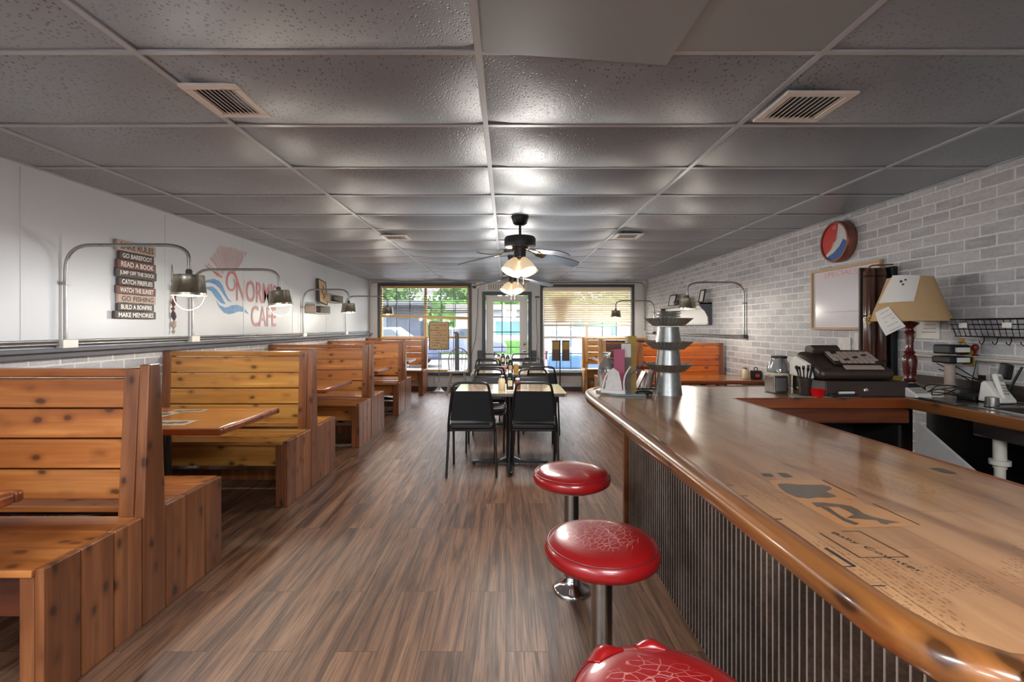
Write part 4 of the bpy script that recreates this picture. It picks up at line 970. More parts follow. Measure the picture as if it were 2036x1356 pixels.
# under-bar shelf with bins
ub = thing('under_bar_shelf', 'dark open shelf under the back of the bar, below the red skirt board', 'shelf', (1.95, 3.12, 0))
MB().box(-.54, .5, -.2, .2, .42, .44).build('shelf_board', 'black', ub); MB().box(-.54, .5, .18, .2, 0, .76).build('back_panel', 'black', ub)
MB().box(.48, .5, -.2, .2, 0, .76).build('side_panel', 'black', ub); MB().box(-.56, -.54, -.2, .2, 0, .76).build('side_panel', 'black', ub)
t = thing('storage_bin', 'grey lidded plastic bin on the dark shelf under the bar', 'bin', (1.86, 3.06, .44))
MB().box(-.14, .14, -.12, .12, 0, .16).build('body', 'slatdark', t, bevel=.01); MB().box(-.15, .15, -.13, .13, .16, .185).build('lid', 'frame', t, bevel=.006)
t = thing('storage_bin', 'white plastic tray bin on the dark shelf under the bar, right of the grey bin', 'bin', (2.22, 3.06, .44))
MB().box(-.15, .15, -.13, .13, 0, .10).build('body', 'offwhite', t, bevel=.01); MB().box(-.12, .12, -.10, .10, .10, .15).build('contents', 'black', t, bevel=.01)

# ================================================================== stools
def make_stool():
    t = thing('bar_stool', '', 'stool', (0, 0, 0), group='red vinyl bar stools')
    prof = [(.02, .548), (.15, .548), (.178, .553), (.197, .567), (.202, .585), (.198, .603), (.188, .612), (.180, .619), (.16, .6275), (.12, .633), (.06, .636), (.005, .6365)]
    MB().lathe(prof, seg=48).build('seat', 'vinyl', t, smooth=70)
    s = MB(); s.tube([(.189*math.cos(a), .189*math.sin(a), .6125) for a in [2*PI*k/48 for k in range(48)]], .0028, 6, closed=True); s.build('seam_piping', 'dred', t, smooth=60)
    MB().lathe([(.15, .54), (.15, .549)]).lathe([(.0375, .03), (.0375, .54)]).build('column', 'steel', t, smooth=40)
    MB().lathe([(.100, 0), (.1, .008), (.09, .018), (.06, .032), (.045, .05), (.038, .075)], seg=36).build('base_flange', 'chrome', t, smooth=60)
    return t
st0 = make_stool()
for k, (x, y, lab) in enumerate(((.342, 2.46, 'smooth red vinyl bar stool farthest from the camera, with its chrome base showing'), (.338, 1.665, 'red vinyl bar stool with cracked seat, middle one of the three'),
                                 (.318, .93, 'torn red vinyl bar stool at the bottom edge, nearest the camera'))):
    if k == 0: st0.location = (x, y, 0); st0['label'] = lab
    else: r = dup(st0, (x, y, 0), k*.9, lab)
# the far stool's vinyl is whole, the near one is torn
fs_ = [c for c in st0.children if c.name.startswith('seat')][0]; fs_.data = fs_.data.copy(); fs_.data.materials[0] = M('smooth_red_vinyl', srgb(150, 24, 26), .24, coat=.4)
near = [o for o in C.objects if o.get('label', '').startswith('torn red')][0]; near.rotation_euler.z = 0
for a0, w_, hh in ((2.12, .24, .016), (1.45, .20, .014)):
    vs = []; n = 12
    for i in range(n+1):
        q = math.sin(PI*i/n)**1.5; a = a0+w_*(2*i/n-1)
        for r_, z_ in ((.158, .6268), (.176, .621+hh*.9*q), (.190+.004*q, .612+hh*q), (.199, .602+hh*.5*q), (.200, .592)): vs.append((r_*math.cos(a), r_*math.sin(a), z_))
    s = MB(); s.add(vs, [(5*i+j, 5*i+5+j, 5*i+6+j, 5*i+1+j) for i in range(n) for j in range(4)])
    o = s.build('torn_flap', 'vinyl', near, smooth=60, recalc=False); o.modifiers.new('thick', 'SOLIDIFY').thickness = .003

# ================================================================== wall bucket lamps
def bucket_lamp(side, Y, zt_, xl, label, group, tilt=0, z0=1.245, bail=True, lit='bulb', e=6, sc_=1.0):
    xw = XL+.035 if side < 0 else XR-.035
    t = thing('wall_lamp', label, 'wall lamp', (xw, Y, z0), group=group)
    dx = xl-xw; h = zt_-z0
    s = MB(); s.tube(bez([(0, 0, 0), (0, 0, h), (dx, 0, h), (dx, 0, h-.20)], r=.17, n=10), .012, 10); s.build('conduit_arm', 'conduit', t, smooth=60)
    s = MB(); s.box(-.022, .028, -.045, .065, -.02, .04) if side < 0 else s.box(-.028, .022, -.04, .04, -.02, .03); s.build('junction_box', 'offwhite' if side < 0 else 'frame', t, bevel=.004)
    MB().box(-.02, .02, -.02, .02, h*.62-.01, h*.62+.01).build('pipe_strap', 'conduit', t)
    hz = h-.20
    R0, R1, H = .090*sc_, .103*sc_, .135*sc_
    bs = MB(); bs.lathe([(.012, .0), (R0*.98, 0), (R0, -.006), (R0*1.01, -.02), (R0+(R1-R0)*.8, -H*.85), (R1*1.02, -H*.88), (R1*1.02, -H), (R1*.98, -H), (R1*.97, -H*.9), (R0*.95, -.012), (.012, -.01)], seg=32)
    m = Matrix.Translation((dx, 0, hz)) @ Matrix.Rotation(tilt, 4, 'Y')
    bs.xf(m); b = bs.build('bucket_shade', 'bucket', t, smooth=45)
    s = MB(); s.lathe([(.01, 0), (.02, .004), (.02, .03), (.014, .04)]).xf(m); s.build('shade_cap', 'frame', t, smooth=40)
    if bail:
        s = MB(); s.tube([(R1*1.03*math.cos(a), 0, -H+.008-.105*math.sin(a)) for a in [PI*k/20 for k in range(21)]], .0022, 6).xf(m); s.build('bail_handle', 'white', b, smooth=60)
    s = MB(); s.lathe([(.012, -.03), (.014, -.06), (.030, -.09), (.034, -.112), (.024, -.134), (.002, -.142)], seg=16).xf(m); s.build('bulb', lit, b, smooth=60)
    l = bpy.data.lights.new('lamp_glow', 'POINT'); l.energy = e; l.color = (1, .93, .80) if lit == 'bulb' else (1, .98, .95); l.shadow_soft_size = .03
    lo = bpy.data.objects.new('lamp_glow', l); C.objects.link(lo); lo.location = Vector(t.location)+Vector((dx, 0, hz))+Vector((0, 0, -H-.03))
gL = 'bucket lamps on conduit arms along the left wall'; gR = 'bucket lamps on conduit arms along the right wall'
bucket_lamp(-1, 3.13, 1.913, -2.105, 'lit bucket lamp on the first left conduit arm, nearest the camera', gL, lit='bulbw', e=13)
bucket_lamp(-1, 4.40, 1.905, -2.12, 'tilted bucket lamp on the second left conduit arm, in front of the painted lettering', gL, tilt=-.12, e=12)
bucket_lamp(-1, 6.80, 1.91, -2.27, 'lit bucket lamp on the third left conduit arm', gL, e=12, bail=False)
bucket_lamp(-1, 8.60, 1.93, -2.16, 'lit bucket lamp on the fourth left conduit arm, in front of the left window', gL, e=12, bail=False)
bucket_lamp(1, 5.93, 1.93, 2.285, 'lit bucket lamp on the near right conduit arm over the booth table', gR, e=12, bail=False)
bucket_lamp(1, 9.53, 1.90, 2.22, 'lit bucket lamp on the far right conduit arm, in front of the right window', gR, e=10, bail=False)
s = MB()
for dz in (0, .022): s.tube([(XL+.03, YB+.1, 1.256+dz), (XL+.03, YF-.06, 1.256+dz)], .009, 8)
tag(s.build('conduit_pipe', 'conduit', smooth=60), 'twin grey pipes running along the charcoal ledge of the left wall', 'conduit')
s = MB(); s.tube([(XR-.03, 5.93, 1.262), (XR-.03, 8.0, 1.262)], .009, 8); s.tube([(XR-.03, 5.93, 1.235), (XR-.03, 10.1, 1.235)], .009, 8)
tag(s.build('conduit_pipe', 'conduit', smooth=60), 'grey pipe running along the right brick wall from the near bucket lamp', 'conduit')

# ================================================================== ceiling fans
def make_fan():
    t = thing('ceiling_fan', '', 'ceiling fan', (0, 0, CEIL), group='five-blade ceiling fans with lights')
    MB().lathe([(.035, -.085), (.062, -.068), (.07, -.035), (.078, -.012), (.078, 0)], seg=24).build('canopy', 'fanblack', t, smooth=50)
    MB().cyl((0, 0, -.17), (0, 0, -.07), .012).build('downrod', 'fanblack', t, smooth=50)
    MB().lathe([(.05, -.288), (.135, -.278), (.142, -.265), (.142, -.205), (.13, -.188), (.03, -.172), (.012, -.165)], seg=36).build('motor_housing', 'fanblack', t, smooth=40)
    MB().lathe([(.03, -.378), (.052, -.37), (.056, -.30), (.075, -.292)], seg=24).build('switch_housing', 'fanblack', t, smooth=50)
    for k in range(5):
        a = math.radians(21+72*k); m = Matrix.Rotation(a, 4, 'Z') @ Matrix.Translation((0, 0, -.297)) @ Matrix.Rotation(.19, 4, 'Y') @ Matrix.Rotation(math.radians(-14), 4, 'X')
        s = MB(); s.prism([(.175, -.045), (.30, -.060), (.52, -.070), (.585, -.058), (.61, 0), (.585, .058), (.52, .070), (.30, .060), (.175, .045)], 2, -.005, .002); s.xf(m)
        b = s.build('blade', 'blade', t)
        s = MB(); s.tube([(.06, 0, .01), (.12, 0, .005), (.17, .02, -.004), (.24, .03, -.008)], .007, 6); s.tube([(.12, 0, .005), (.17, -.02, -.004), (.24, -.03, -.008)], .007, 6); s.box(.17, .25, -.035, .035, -.010, -.005); s.xf(m)
        s.build('blade_arm', 'brass', b, smooth=50)
    MB().lathe([(.012, -.42), (.03, -.41), (.036, -.39), (.03, -.375)], seg=20).build('light_fitter', 'brass', t, smooth=50)
    for k in range(4):
        a = math.radians(35+90*k); m = Matrix.Rotation(a, 4, 'Z') @ Matrix.Translation((.048, 0, -.385)) @ Matrix.Rotation(math.radians(-30), 4, 'Y')
        s = MB(); s.lathe([(.022, 0), (.036, -.02), (.056, -.06), (.066, -.10), (.078, -.145), (.074, -.146), (.062, -.10), (.052, -.06), (.022, -.022)], seg=20, caps=False); s.xf(m)
        sh = s.build('glass_shade', 'cream_glass', t, smooth=60)
        s = MB(); s.cyl((0, 0, .02), (0, 0, -.02), .02, .024).xf(m); s.build('socket', 'brass', t, smooth=40)
        s = MB(); s.lathe([(.012, -.02), (.024, -.05), (.026, -.07), (.015, -.09), (.001, -.096)], seg=12).xf(m); s.build('bulb', 'bulb', sh, smooth=60)
    for sx in (-.02, .03): MB().tube([(sx, -.02, -.40), (sx, -.02, -.60)], .0015, 5).lathe([(.001, -.62), (.006, -.61), (.001, -.6)], (sx, -.02, 0), 8).build('pull_chain', 'brass', t)
    return t
fan = make_fan(); fan.location = (.127, 4.26, CEIL); fan['label'] = 'black ceiling fan with lit glass shades, nearest the camera'
f2 = dup(fan, (.095, 6.56, CEIL), -.12, 'black ceiling fan with lit glass shades, farther back toward the door')
for loc in ((.127, 4.26), (.095, 6.56)):
    l = bpy.data.lights.new('fan_glow', 'POINT'); l.energy = 34; l.color = (1, .96, .91); l.shadow_soft_size = .22
    lo = bpy.data.objects.new('fan_glow', l); C.objects.link(lo); lo.location = (loc[0], loc[1], CEIL-.60)
# ================================================================== left wall decoration
X1 = XL+.004
t = thing('wall_mural', 'painted cafe lettering with blue waves and rosy sunburst on the left wall', 'mural', (XL, 5.4, 1.7))
def wp(px, py, dx=.003): Y, z = WL(px, py); return (dx, Y-5.4, z-1.7)
def cp(l): return [(340+x*.15484, 470+y*.15484) for x, y in l]
def letters(txt, y0, y1, z0, z1, name):
    n = len(txt); v, f = textmesh(txt, y1-y0, z1-z0, (.0035, y0-5.4, z0-1.7), (0, 1, 0), (0, 0, 1), bold=.012)
    s = MB(); s.add(v, f); s.build(name, 'rose', t, recalc=False)
letters("NORM'S", 5.17, 6.08, 1.655, 1.915, 'lettering'); letters('CAFE', 5.47, 6.06, 1.372, 1.622, 'lettering')
s = MB(); n = 34; vs = []
for i in range(n+1):
    a = math.radians(-20+ i/n*430); r = 1-.62*max(0, (i/n-.55)/.45); wdt = .034*(1-.5*(i/n))
    cy, cz = 5.09-5.4, 1.855-1.7
    yy, z_ = math.cos(-a+PI*.0), math.sin(a)
    for q in (r*.095+wdt*.5, r*.095-wdt*.5): vs.append((.004, cy+q*math.cos(a), cz+q*1.12*math.sin(a)))
s.add(vs, [(2*i, 2*i+1, 2*i+3, 2*i+2) for i in range(n)]); s.build('letter_swirl', 'rose', t, recalc=False)
s = MB(); c0 = Vector(wp(456.5, 561))
ends = cp([(430, 365), (450, 385), (470, 352), (500, 280), (515, 262), (535, 235), (550, 200), (575, 175), (595, 140), (620, 108), (645, 118), (668, 128), (690, 135), (712, 140), (735, 148), (757, 143), (780, 140), (805, 148), (830, 160), (855, 172), (880, 182), (900, 190), (925, 196), (950, 200), (970, 206)])
ends += cp([(520, 440), (545, 470), (570, 495)])
for k, (px, py) in enumerate(ends):
    e = Vector(wp(px, py)); d = (e-c0); L = d.length; d.normalize(); u = Vector((0, -d.z, d.y))
    for w_ in ((.0045),): a = c0+d*.14; s.add([a-u*.002, e-u*w_, e+u*w_, a+u*.002], [(0, 1, 2, 3)])
s.build('sunburst_rays', 'palerose', t, recalc=False)
for pts in ([(400, 602), (460, 560), (550, 545), (620, 575), (665, 640), (700, 735), (735, 800), (782, 848), (730, 825), (675, 745), (625, 665), (560, 612), (480, 592)],
            [(400, 685), (455, 650), (530, 642), (590, 690), (640, 760), (700, 872), (640, 855), (575, 785), (520, 705), (460, 676)],
            [(568, 808), (620, 880), (690, 915), (740, 905), (780, 885), (850, 880), (920, 905), (965, 950), (1000, 1005), (930, 968), (860, 965), (800, 990), (740, 1000), (680, 980), (620, 910)]):
    s = MB(); s.add([wp(px, py, .0025) for px, py in cp(pts)], [tuple(range(len(pts)))]); s.build('wave', 'blue', t, recalc=False)
# lake rules plank sign
t = thing('plank_sign', 'stacked wooden plank sign of lake rules on the left wall', 'sign', (XL, 3.74, 1.73))
rows = [('LAKE RULES', 'signtan', 'signdark', -.19, .20, .085), ('GO BAREFOOT', 'signdark', 'white', -.165, .185, .062), ('READ A BOOK', 'signred', 'white', -.185, .20, .07), ('JUMP OFF THE DOCK', 'signdark', 'white', -.195, .215, .068),
        ('CATCH FIREFLIES', 'signdark', 'white', -.175, .185, .062), ('WATCH THE SUNSET', 'signred', 'white', -.19, .205, .066), ('GO FISHING', 'signtan', 'signdark', -.18, .20, .066), ('BUILD A BONFIRE', 'signdark', 'white', -.18, .185, .062), ('MAKE MEMORIES', 'signdark', 'white', -.21, .20, .062)]
z = .305
for k, (txt, m1, m2, a, b, h) in enumerate(rows):
    p = MB().box(.012, .03 if k % 2 else .034, a, b, z-h+.002, z-.001).build('plank', m1, t, bevel=.003)
    v, f = textmesh(txt, (b-a)*.86, h*.58, (.0315 if k % 2 else .0355, a+(b-a)*.07, z-h*.79), (0, 1, 0), (0, 0, 1), bold=.02); s = MB(); s.add(v, f); s.build('lettering', m2, p, recalc=False)
    z -= h
MB().box(.0, .013, -.1, -.07, -.27, .29).box(.0, .013, .07, .1, -.27, .29).build('backing_strip', 'signdark', t)
# hanging ornament
Yo, zo = WL(337, 560)
t = thing('hanging_ornament', 'string of small carved fish hanging from a nail beside the plank sign', 'ornament', (XL, 4.16, 1.60))
MB().tube([(.02, -.02, .16), (.012, 0, .32), (.02, .02, .16)], .0025, 5).build('cord', 'signdark', t)
for k, (z, r, mm) in enumerate(((.10, .3, 'signdark'), (-.02, -.2, 'signred'), (-.14, .15, 'signdark'), (-.22, -.1, 'signtan'))):
    s = MB(); s.lathe([(.002, -.075), (.020, -.05), (.006, -.035), (.024, 0), (.018, .035), (.002, .06)], seg=12, sq=.5); s.xf(Matrix.Translation((.028, 0, z)) @ Matrix.Rotation(r, 4, 'X')); s.build('fish', mm, t, smooth=50)
# crates with mounted board (px 610-685)
def crate(px0, px1, zt_, h, d, label):
    y0 = XL*F/(px0-VX); y1 = XL*F/(px1-VX)
    t = thing('wall_crate', label, 'crate', (XL, (y0+y1)/2, zt_-h)); w = (y1-y0)/2
    MB().box(.0, d, -w, w, 0, .012).box(0, d, -w, w, h-.012, h).box(0, d, -w, -w+.012, .012, h-.012).box(0, d, w-.012, w, .012, h-.012).build('slats', 'slatdark', t, bevel=.002)
    MB().box(.0, .008, -w, w, .012, h-.012).build('back', 'signdark', t)
    MB().box(.01, d-.02, -w-.004, -w, .02, h-.02).build('end_label', 'signtan', t)
crate(606, 637, 1.70, .13, .16, 'small grey slatted crate shelf under the framed picture on the left wall')
crate(637, 664, 1.90, .13, .16, 'small grey slatted crate shelf right of the framed picture on the left wall')
t = thing('mounted_board', 'tall tan framed picture leaning over the small crates on the left wall', 'picture', (XL, 7.42, 1.74))
s = MB(); s.box(.012, .028, -.14, .14, 0, .36); m = Matrix.Translation((.06, 0, 0)) @ Matrix.Rotation(-.12, 4, 'Y') @ Matrix.Rotation(-.12, 4, 'X'); s.xf(m); s.build('board', 'kraft', t)
s = MB(); [s.box(.01, .034, *q) for q in ((-.155, -.14, -.01, .37), (.14, .155, -.01, .37), (-.14, .14, -.01, .005), (-.14, .14, .355, .37))]; s.xf(m); s.build('frame', 'signdark', t)
s = MB(); s.tube([(.032, .04*math.sin(i*.9), .08+.02*i) for i in range(11)], .006, 6).xf(m); s.build('hook_figure', 'signdark', t)

# ================================================================== right wall
# clock
t = thing('wall_clock', 'round clock with red, silver and blue globe face high on the brick wall', 'clock', (XR, 4.24, 2.135)); R = .178
MB().lathe([(R, 0), (R+.006, .01), (R+.006, .075), (R, .085), (R-.014, .085), (R-.014, .072), (.01, .072)], seg=48).xf(Matrix.Rotation(-PI/2, 4, 'Y')).build('case', 'copper', t, smooth=40)
def facepoly(f, mat, name, dx):
    s = MB(); s.add([(-dx, -u, v) for u, v in f], [tuple(range(len(f)))]); return s.build(name, mat, t, recalc=False)
r = R-.016
facepoly([(r*math.cos(a), r*math.sin(a)) for a in [2*PI*k/40 for k in range(40)]], 'clockwhite', 'dial', .0735)
top_ = [(r*math.cos(a), r*math.sin(a)) for a in [math.radians(72+k*(222-72)/18) for k in range(19)]]
facepoly(top_+[(-.035, -.055), (.0, -.01), (.030, .06)], 'clockred', 'dial_red', .0745)
bot = [(r*math.cos(a), r*math.sin(a)) for a in [math.radians(232+k*(352-232)/16) for k in range(17)]]
facepoly(bot+[(.11, .01), (.06, -.05), (-.01, -.095)], 'clockblue', 'dial_blue', .0745)
for q in (((0, 0), (.055, .045), .006), ((0, 0), (-.04, -.06), .008)):
    a, b = Vector(q[0]), Vector(q[1]); d = (b-a).normalized(); u = Vector((-d.y, d.x))*q[2]*.5; facepoly([tuple(a-u), tuple(b-u*.4), tuple(b+u*.4), tuple(a+u)], 'ink' if q[2] < .007 else 'white', 'clock_hand', .077)
v, f = textmesh('12', .035, .026, (-.0765, .0175, .115), (0, -1, 0), (0, 0, 1)); s = MB(); s.add(v, f); s.build('numeral', 'white', t, recalc=False)
# whiteboard
yl, yr = 4.64, 3.78; zc, hh = 1.628, .285
t = thing('whiteboard', 'wood framed whiteboard headed specials on the brick wall under the clock', 'whiteboard', (XR, (yl+yr)/2, zc)); w = (yl-yr)/2
MB().box(-.016, 0, -w+.02, w-.02, -hh+.02, hh-.02).build('panel', 'whiteboard', t)
s = MB()
for q in ((-w, -w+.022, -hh, hh), (w-.022, w, -hh, hh), (-w+.022, w-.022, -hh, -hh+.022), (-w+.022, w-.022, hh-.022, hh)): s.box(-.034, 0, *q)
s.build('frame', MT['kraft'], t, bevel=.004)
v, f = textmesh('SPECIALS', .42, .045, (-.0168, .25, hh-.09), (0, -1, 0), (0, 0, 1)); s = MB()
v = [p+Vector((0, 0, .012*(1-((p.y-.04)/.21)**2))) for p in v]; s.add(v, f); s.build('lettering', 'palerose', t, recalc=False)
MB().tube([(-.0175, .24-.04*i, -.12+.004*math.sin(i*1.7)) for i in range(12)], .0012, 4).build('marker_line', 'palerose', t)
# cup dispenser tubes beside the whiteboard
t = thing('cup_dispenser', 'tall dark brown cup dispenser tubes mounted beside the whiteboard', 'dispenser', (2.90, 3.70, 1.10))
for k, (x, y, mt_, r_) in enumerate(((-.05, 0, 'bronze', .042), (.035, -.01, 'bronze', .040))):
    MB().lathe([(r_*.9, -.16), (r_, -.15), (r_, .70), (r_*.7, .725), (.01, .735)], (x, y, 0), 20).build('tube', mt_, t, smooth=45)
    for z in (.0, .35, .66): MB().lathe([(r_+.001, z), (r_+.006, z+.005), (r_+.001, z+.012)], (x, y, 0), 20).build('tube_ring', 'brownplastic', t, smooth=45)
MB().box(-.10, .13, .03, .05, -.10, .74).build('backplate', 'brownplastic', t, bevel=.01)
MB().box(.08, .13, -.06, .05, -.16, .74).build('side_channel', 'black', t, bevel=.01)
s = MB(); s.tube(bez([(-.10, -.04, .70), (-.08, -.05, .745), (.10, -.05, .755)], r=.03), .006, 6); s.build('top_hoop', 'copper', t, smooth=50)
# papers on the wall
def paper(px0, px1, py0, py1, label, mat='paper', name='paper_note', cat='paper', lines=3):
    ya, yb = XR*F/(px0-VX), XR*F/(px1-VX); Y = (ya+yb)/2; z1, z0 = zz(py0, Y), zz(py1, Y)
    t = thing(name, label, cat, (XR, Y, (z0+z1)/2)); w, h = (ya-yb)/2, (z1-z0)/2
    MB().box(-.008, -.0, -w, w, -h, h).build('sheet', mat, t)
    if lines:
        s = MB()
        for i in range(lines): s.box(-.0088, -.0075, -w*.7, w*(.2+.5*((i*7) % 3)/3), h*.5-i*h*.4-.003, h*.5-i*h*.4)
        s.build('writing', 'ink', t)
paper(1824, 1870, 636, 673, 'beige framed notice on the brick wall right of the table lamp')
paper(1668, 1693, 671, 696, 'small photo card pinned on the brick wall under the whiteboard', 'whitecard', 'photo_card', 'card', 0)
paper(1700, 1716, 662, 700, 'narrow pale leaflet pinned beside the brown cup tubes', 'whitecard', 'leaflet', 'card', 0)
# wall shelf with pictures
t = thing('wall_shelf', 'long white shelf with dark end bracket high on the right brick wall', 'shelf', (XR, 7.85, 1.40))
MB().box(-.20, 0, -.93, .85, .30, .33).build('shelf_board', 'slatdark', t, bevel=.006)
MB().box(-.055, -.0, -.90, .82, .02, .30).box(-.10, -.0, -.92, .84, .24, .30).box(-.075, -.0, -.9, .82, .0, .03).build('moulded_back', 'white', t, bevel=.006)
for y in (-.93, .82): MB().prism([(0, 0), (-.05, 0), (-.06, .12), (-.10, .2), (-.17, .27), (-.20, .33), (0, .33)], 1, y-.0, y+.03).build('end_bracket', 'frame', t)
def pframe(y, x, h, w, label, rz=0, name='picture_frame', mat='ink'):
    t = thing(name, label, 'picture frame', (x, y, 1.73), rz)
    s = MB(); b = .02
    for q in ((-w, -w+b, 0, h), (w-b, w, 0, h), (-w+b, w-b, 0, b), (-w+b, w-b, h-b, h)): s.box(-.006, .012, *q)
    m = Matrix.Rotation(.18, 4, 'Y'); s.xf(m); s.build('frame', mat, t)
    s = MB(); s.box(0, .006, -w+b, w-b, b, h-b).xf(m); s.build('picture', 'whitecard', t)
pframe(8.30, XR-.12, .21, .16, 'dark framed picture leaning at the far end of the white wall shelf')
pframe(7.02, XR-.13, .20, .085, 'dark framed picture leaning at the near end of the white wall shelf')
t = thing('shelf_figurine', 'small dark figurine beside the near picture on the white wall shelf', 'figurine', (XR-.12, 7.32, 1.73))
MB().lathe([(.03, 0), (.032, .01), (.02, .03), (.026, .05), (.018, .075), (.002, .085)], seg=14).build('body', 'black', t, smooth=50)
t = thing('shelf_jar', 'small dark pot beside the far picture on the white wall shelf', 'pot', (XR-.12, 8.02, 1.73))
MB().lathe([(.04, 0), (.055, .02), (.055, .07), (.035, .09)], seg=16).build('body', 'frame', t, smooth=50)
t = thing('wooden_ornament', 'small copper coloured ornament of upright loops on the white wall shelf', 'ornament', (XR-.12, 7.62, 1.73))
MB().box(-.04, .04, -.06, .06, 0, .02).build('base', 'bronze', t)
for k in range(3): s = MB(); s.tube([(0, -.04+k*.04, .02), (-.02, -.045+k*.04, .10), (0, -.03+k*.04, .14), (.02, -.02+k*.04, .1), (.01, -.03+k*.04, .02)], .006, 6); s.build('loop', 'bronze', t, smooth=50)
# wire basket with hooks
t = thing('wire_basket', 'black wire basket rack with hooks on the brick wall above the sink', 'basket', (XR-.005, 2.80, 1.31))
s = MB(); r_ = .0028
def rect(z, d, w, rr=r_): s.tube([(-.0, -w, z), (-d, -w, z), (-d, w, z), (-.0, w, z)], rr, 5, closed=True)
W_ = .27
for z, d, w in ((.108, .15, W_), (.075, .142, W_-.006), (.045, .135, W_-.012), (.0, .12, W_-.02)): rect(z, d, w, .004 if z in (.108,) else r_)
for k in range(15): y = -W_+.01+k*(2*W_-.02)/14; s.tube([(-.15, y, .108), (-.12, y*.93, 0), (-.0, y*.93, 0)], r_, 4)
for k in range(4): x = -.02-.03*k; s.tube([(x*1.2, W_, .108), (x, W_-.02, 0), (x, -W_+.02, 0), (x*1.2, -W_, .108)], r_, 4)
s.build('wire_cage', 'blackmetal', t)
for k in range(5): y = .17-.08*k; MB().tube([(-.01, y, .0), (-.012, y, -.03), (-.025, y, -.05), (-.04, y, -.04), (-.042, y, -.028)], .0028, 6).build('hook', 'blackmetal', t, smooth=50)
MB().box(-.152, -.148, .14, .19, .055, .085).build('name_tag', 'paper', t); MB().box(-.152, -.148, -.12, -.07, .055, .085).build('name_tag', 'paper', t)
# pale rail pipe with figurines
s = MB(); s.cyl((XR-.02, 3.46, 1.165), (XR-.02, .6, 1.165), .014); s.box(XR-.045, XR, .6, 3.36, 1.178, 1.184)
tag(s.build('wall_pipe', 'pvc', smooth=50), 'pale pipe and narrow ledge along the brick wall above the sink', 'pipe')
for px_, lab, mt_, h in ((1908, 'pale dog-like figurine on the narrow ledge above the sink', 'figure', .085), (1939, 'small dark red figurine on the narrow ledge above the sink', 'dred', .08)):
    Y = (XR-.03)*F/(px_-VX); t = thing('ledge_figurine', lab, 'figurine', (XR-.03, Y, 1.184))
    if mt_ == 'figure':
        MB().lathe([(.018, 0), (.028, .01), (.022, .035), (.012, .05)], seg=14).lathe([(.004, .045), (.016, .052), (.018, .065), (.010, .08), (.002, .083)], (0, .006, 0), 12).tube([(0, -.02, .012), (0, -.045, .004)], .005, 6).tube([(0, .02, .065), (0, .032, .062)], .006, 6).build('body', mt_, t, smooth=50)
    else:
        MB().lathe([(.018, 0), (.016, .006), (.006, .016), (.008, .03), (.018, .045), (.019, .06), (.010, .075), (.002, .078)], seg=14).build('body', mt_, t, smooth=50)
# ================================================================== things on the back counter
def sheet(pts, th=.0012): s = MB(); return s.prism(pts, 2, 0, th)
# table lamp
lx, ly = 2.785, 3.25
t = thing('table_lamp', 'table lamp with tan shade and turned dark red wooden base on the back counter', 'lamp', (lx, ly, ZB))
MB().lathe([(.08, 0), (.085, .01), (.08, .03), (.05, .045), (.03, .06), (.038, .075), (.03, .09), (.036, .12), (.042, .20), (.038, .235), (.024, .25), (.034, .262), (.022, .275), (.02, .32), (.026, .36), (.022, .385), (.03, .40), (.02, .415), (.022, .43), (.05, .455), (.052, .465), (.012, .475)], seg=28).build('base', 'cranberry', t, smooth=50)
MB().cyl((0, 0, .47), (0, 0, .60), .01).build('stem', 'brass', t)
s = MB(); s.lathe([(.222, .475), (.195, .56), (.16, .66), (.125, .775), (.121, .775), (.156, .66), (.19, .56), (.218, .475)], seg=40, caps=False); sh = s.build('lamp_shade', 'shade', t, smooth=60)
MB().tube([(.12*math.cos(a), .12*math.sin(a), .77) for a in [2*PI*k/24 for k in range(24)]], .003, 5, closed=True).tube([(-.12, 0, .77), (.12, 0, .77)], .003, 5).build('shade_ring', 'brass', sh)
def note(label, q, n=10):
    """a sheet wrapped on the shade; q: four (u, z) corners, u along the cone from the camera side"""
    t = thing('clipped_note', label, 'paper', (lx, ly, ZB), -math.atan2(lx, ly)); s = MB(); vs = []
    def cone(u, z, o):
        rr = max(.10, .222-(max(z, .475)-.475)/.3*.097)+.004+o; a = max(-1.25, min(1.25, u/rr)); e = u-a*rr
        return (rr*math.sin(a)+e*math.cos(a), -rr*math.cos(a)+e*math.sin(a)*0, z)
    for o in (0, .0012):
        for i in range(n+1):
            for j in range(n+1):
                a, b = i/n, j/n
                u = (q[0][0]*(1-a)+q[1][0]*a)*(1-b)+(q[3][0]*(1-a)+q[2][0]*a)*b; z = (q[0][1]*(1-a)+q[1][1]*a)*(1-b)+(q[3][1]*(1-a)+q[2][1]*a)*b
                vs.append(cone(u, z, o))
    m = (n+1)**2; fs = []
    for i in range(n):
        for j in range(n): k = i*(n+1)+j; fs += [(k, k+1, k+n+2, k+n+1), (m+k, m+k+n+1, m+k+n+2, m+k+1)]
    s.add(vs, fs); s.build('sheet', 'paper', t, smooth=60); return t, cone
nt, cone = note('white drawing of a fluffy face clipped over the top of the tan lampshade', [(-.205, .60), (.02, .605), (.055, .78), (-.10, .79)])
for u, z, r_ in ((-.045, .742, .009), (-.022, .752, .007), (-.035, .722, .007)):
    p = cone(u, z, .002); s = MB(); s.add([(p[0]+r_*math.cos(k*PI/5), p[1]-.002, p[2]+r_*math.sin(k*PI/5)) for k in range(10)], [tuple(range(10))]); s.build('inked_dot', 'ink', nt, recalc=False)
nt, cone = note('white handwritten note hanging tilted from the lower left rim of the tan lampshade', [(-.13, .375), (-.02, .44), (-.115, .575), (-.225, .535)])
for k in range(5):
    a = cone(-.17+.016*k, .52-.028*k, .003); b_ = cone(-.11+.016*k, .555-.028*k, .003)
    MB().tube([a, b_], .0009, 4).build('handwriting', 'ink', nt)
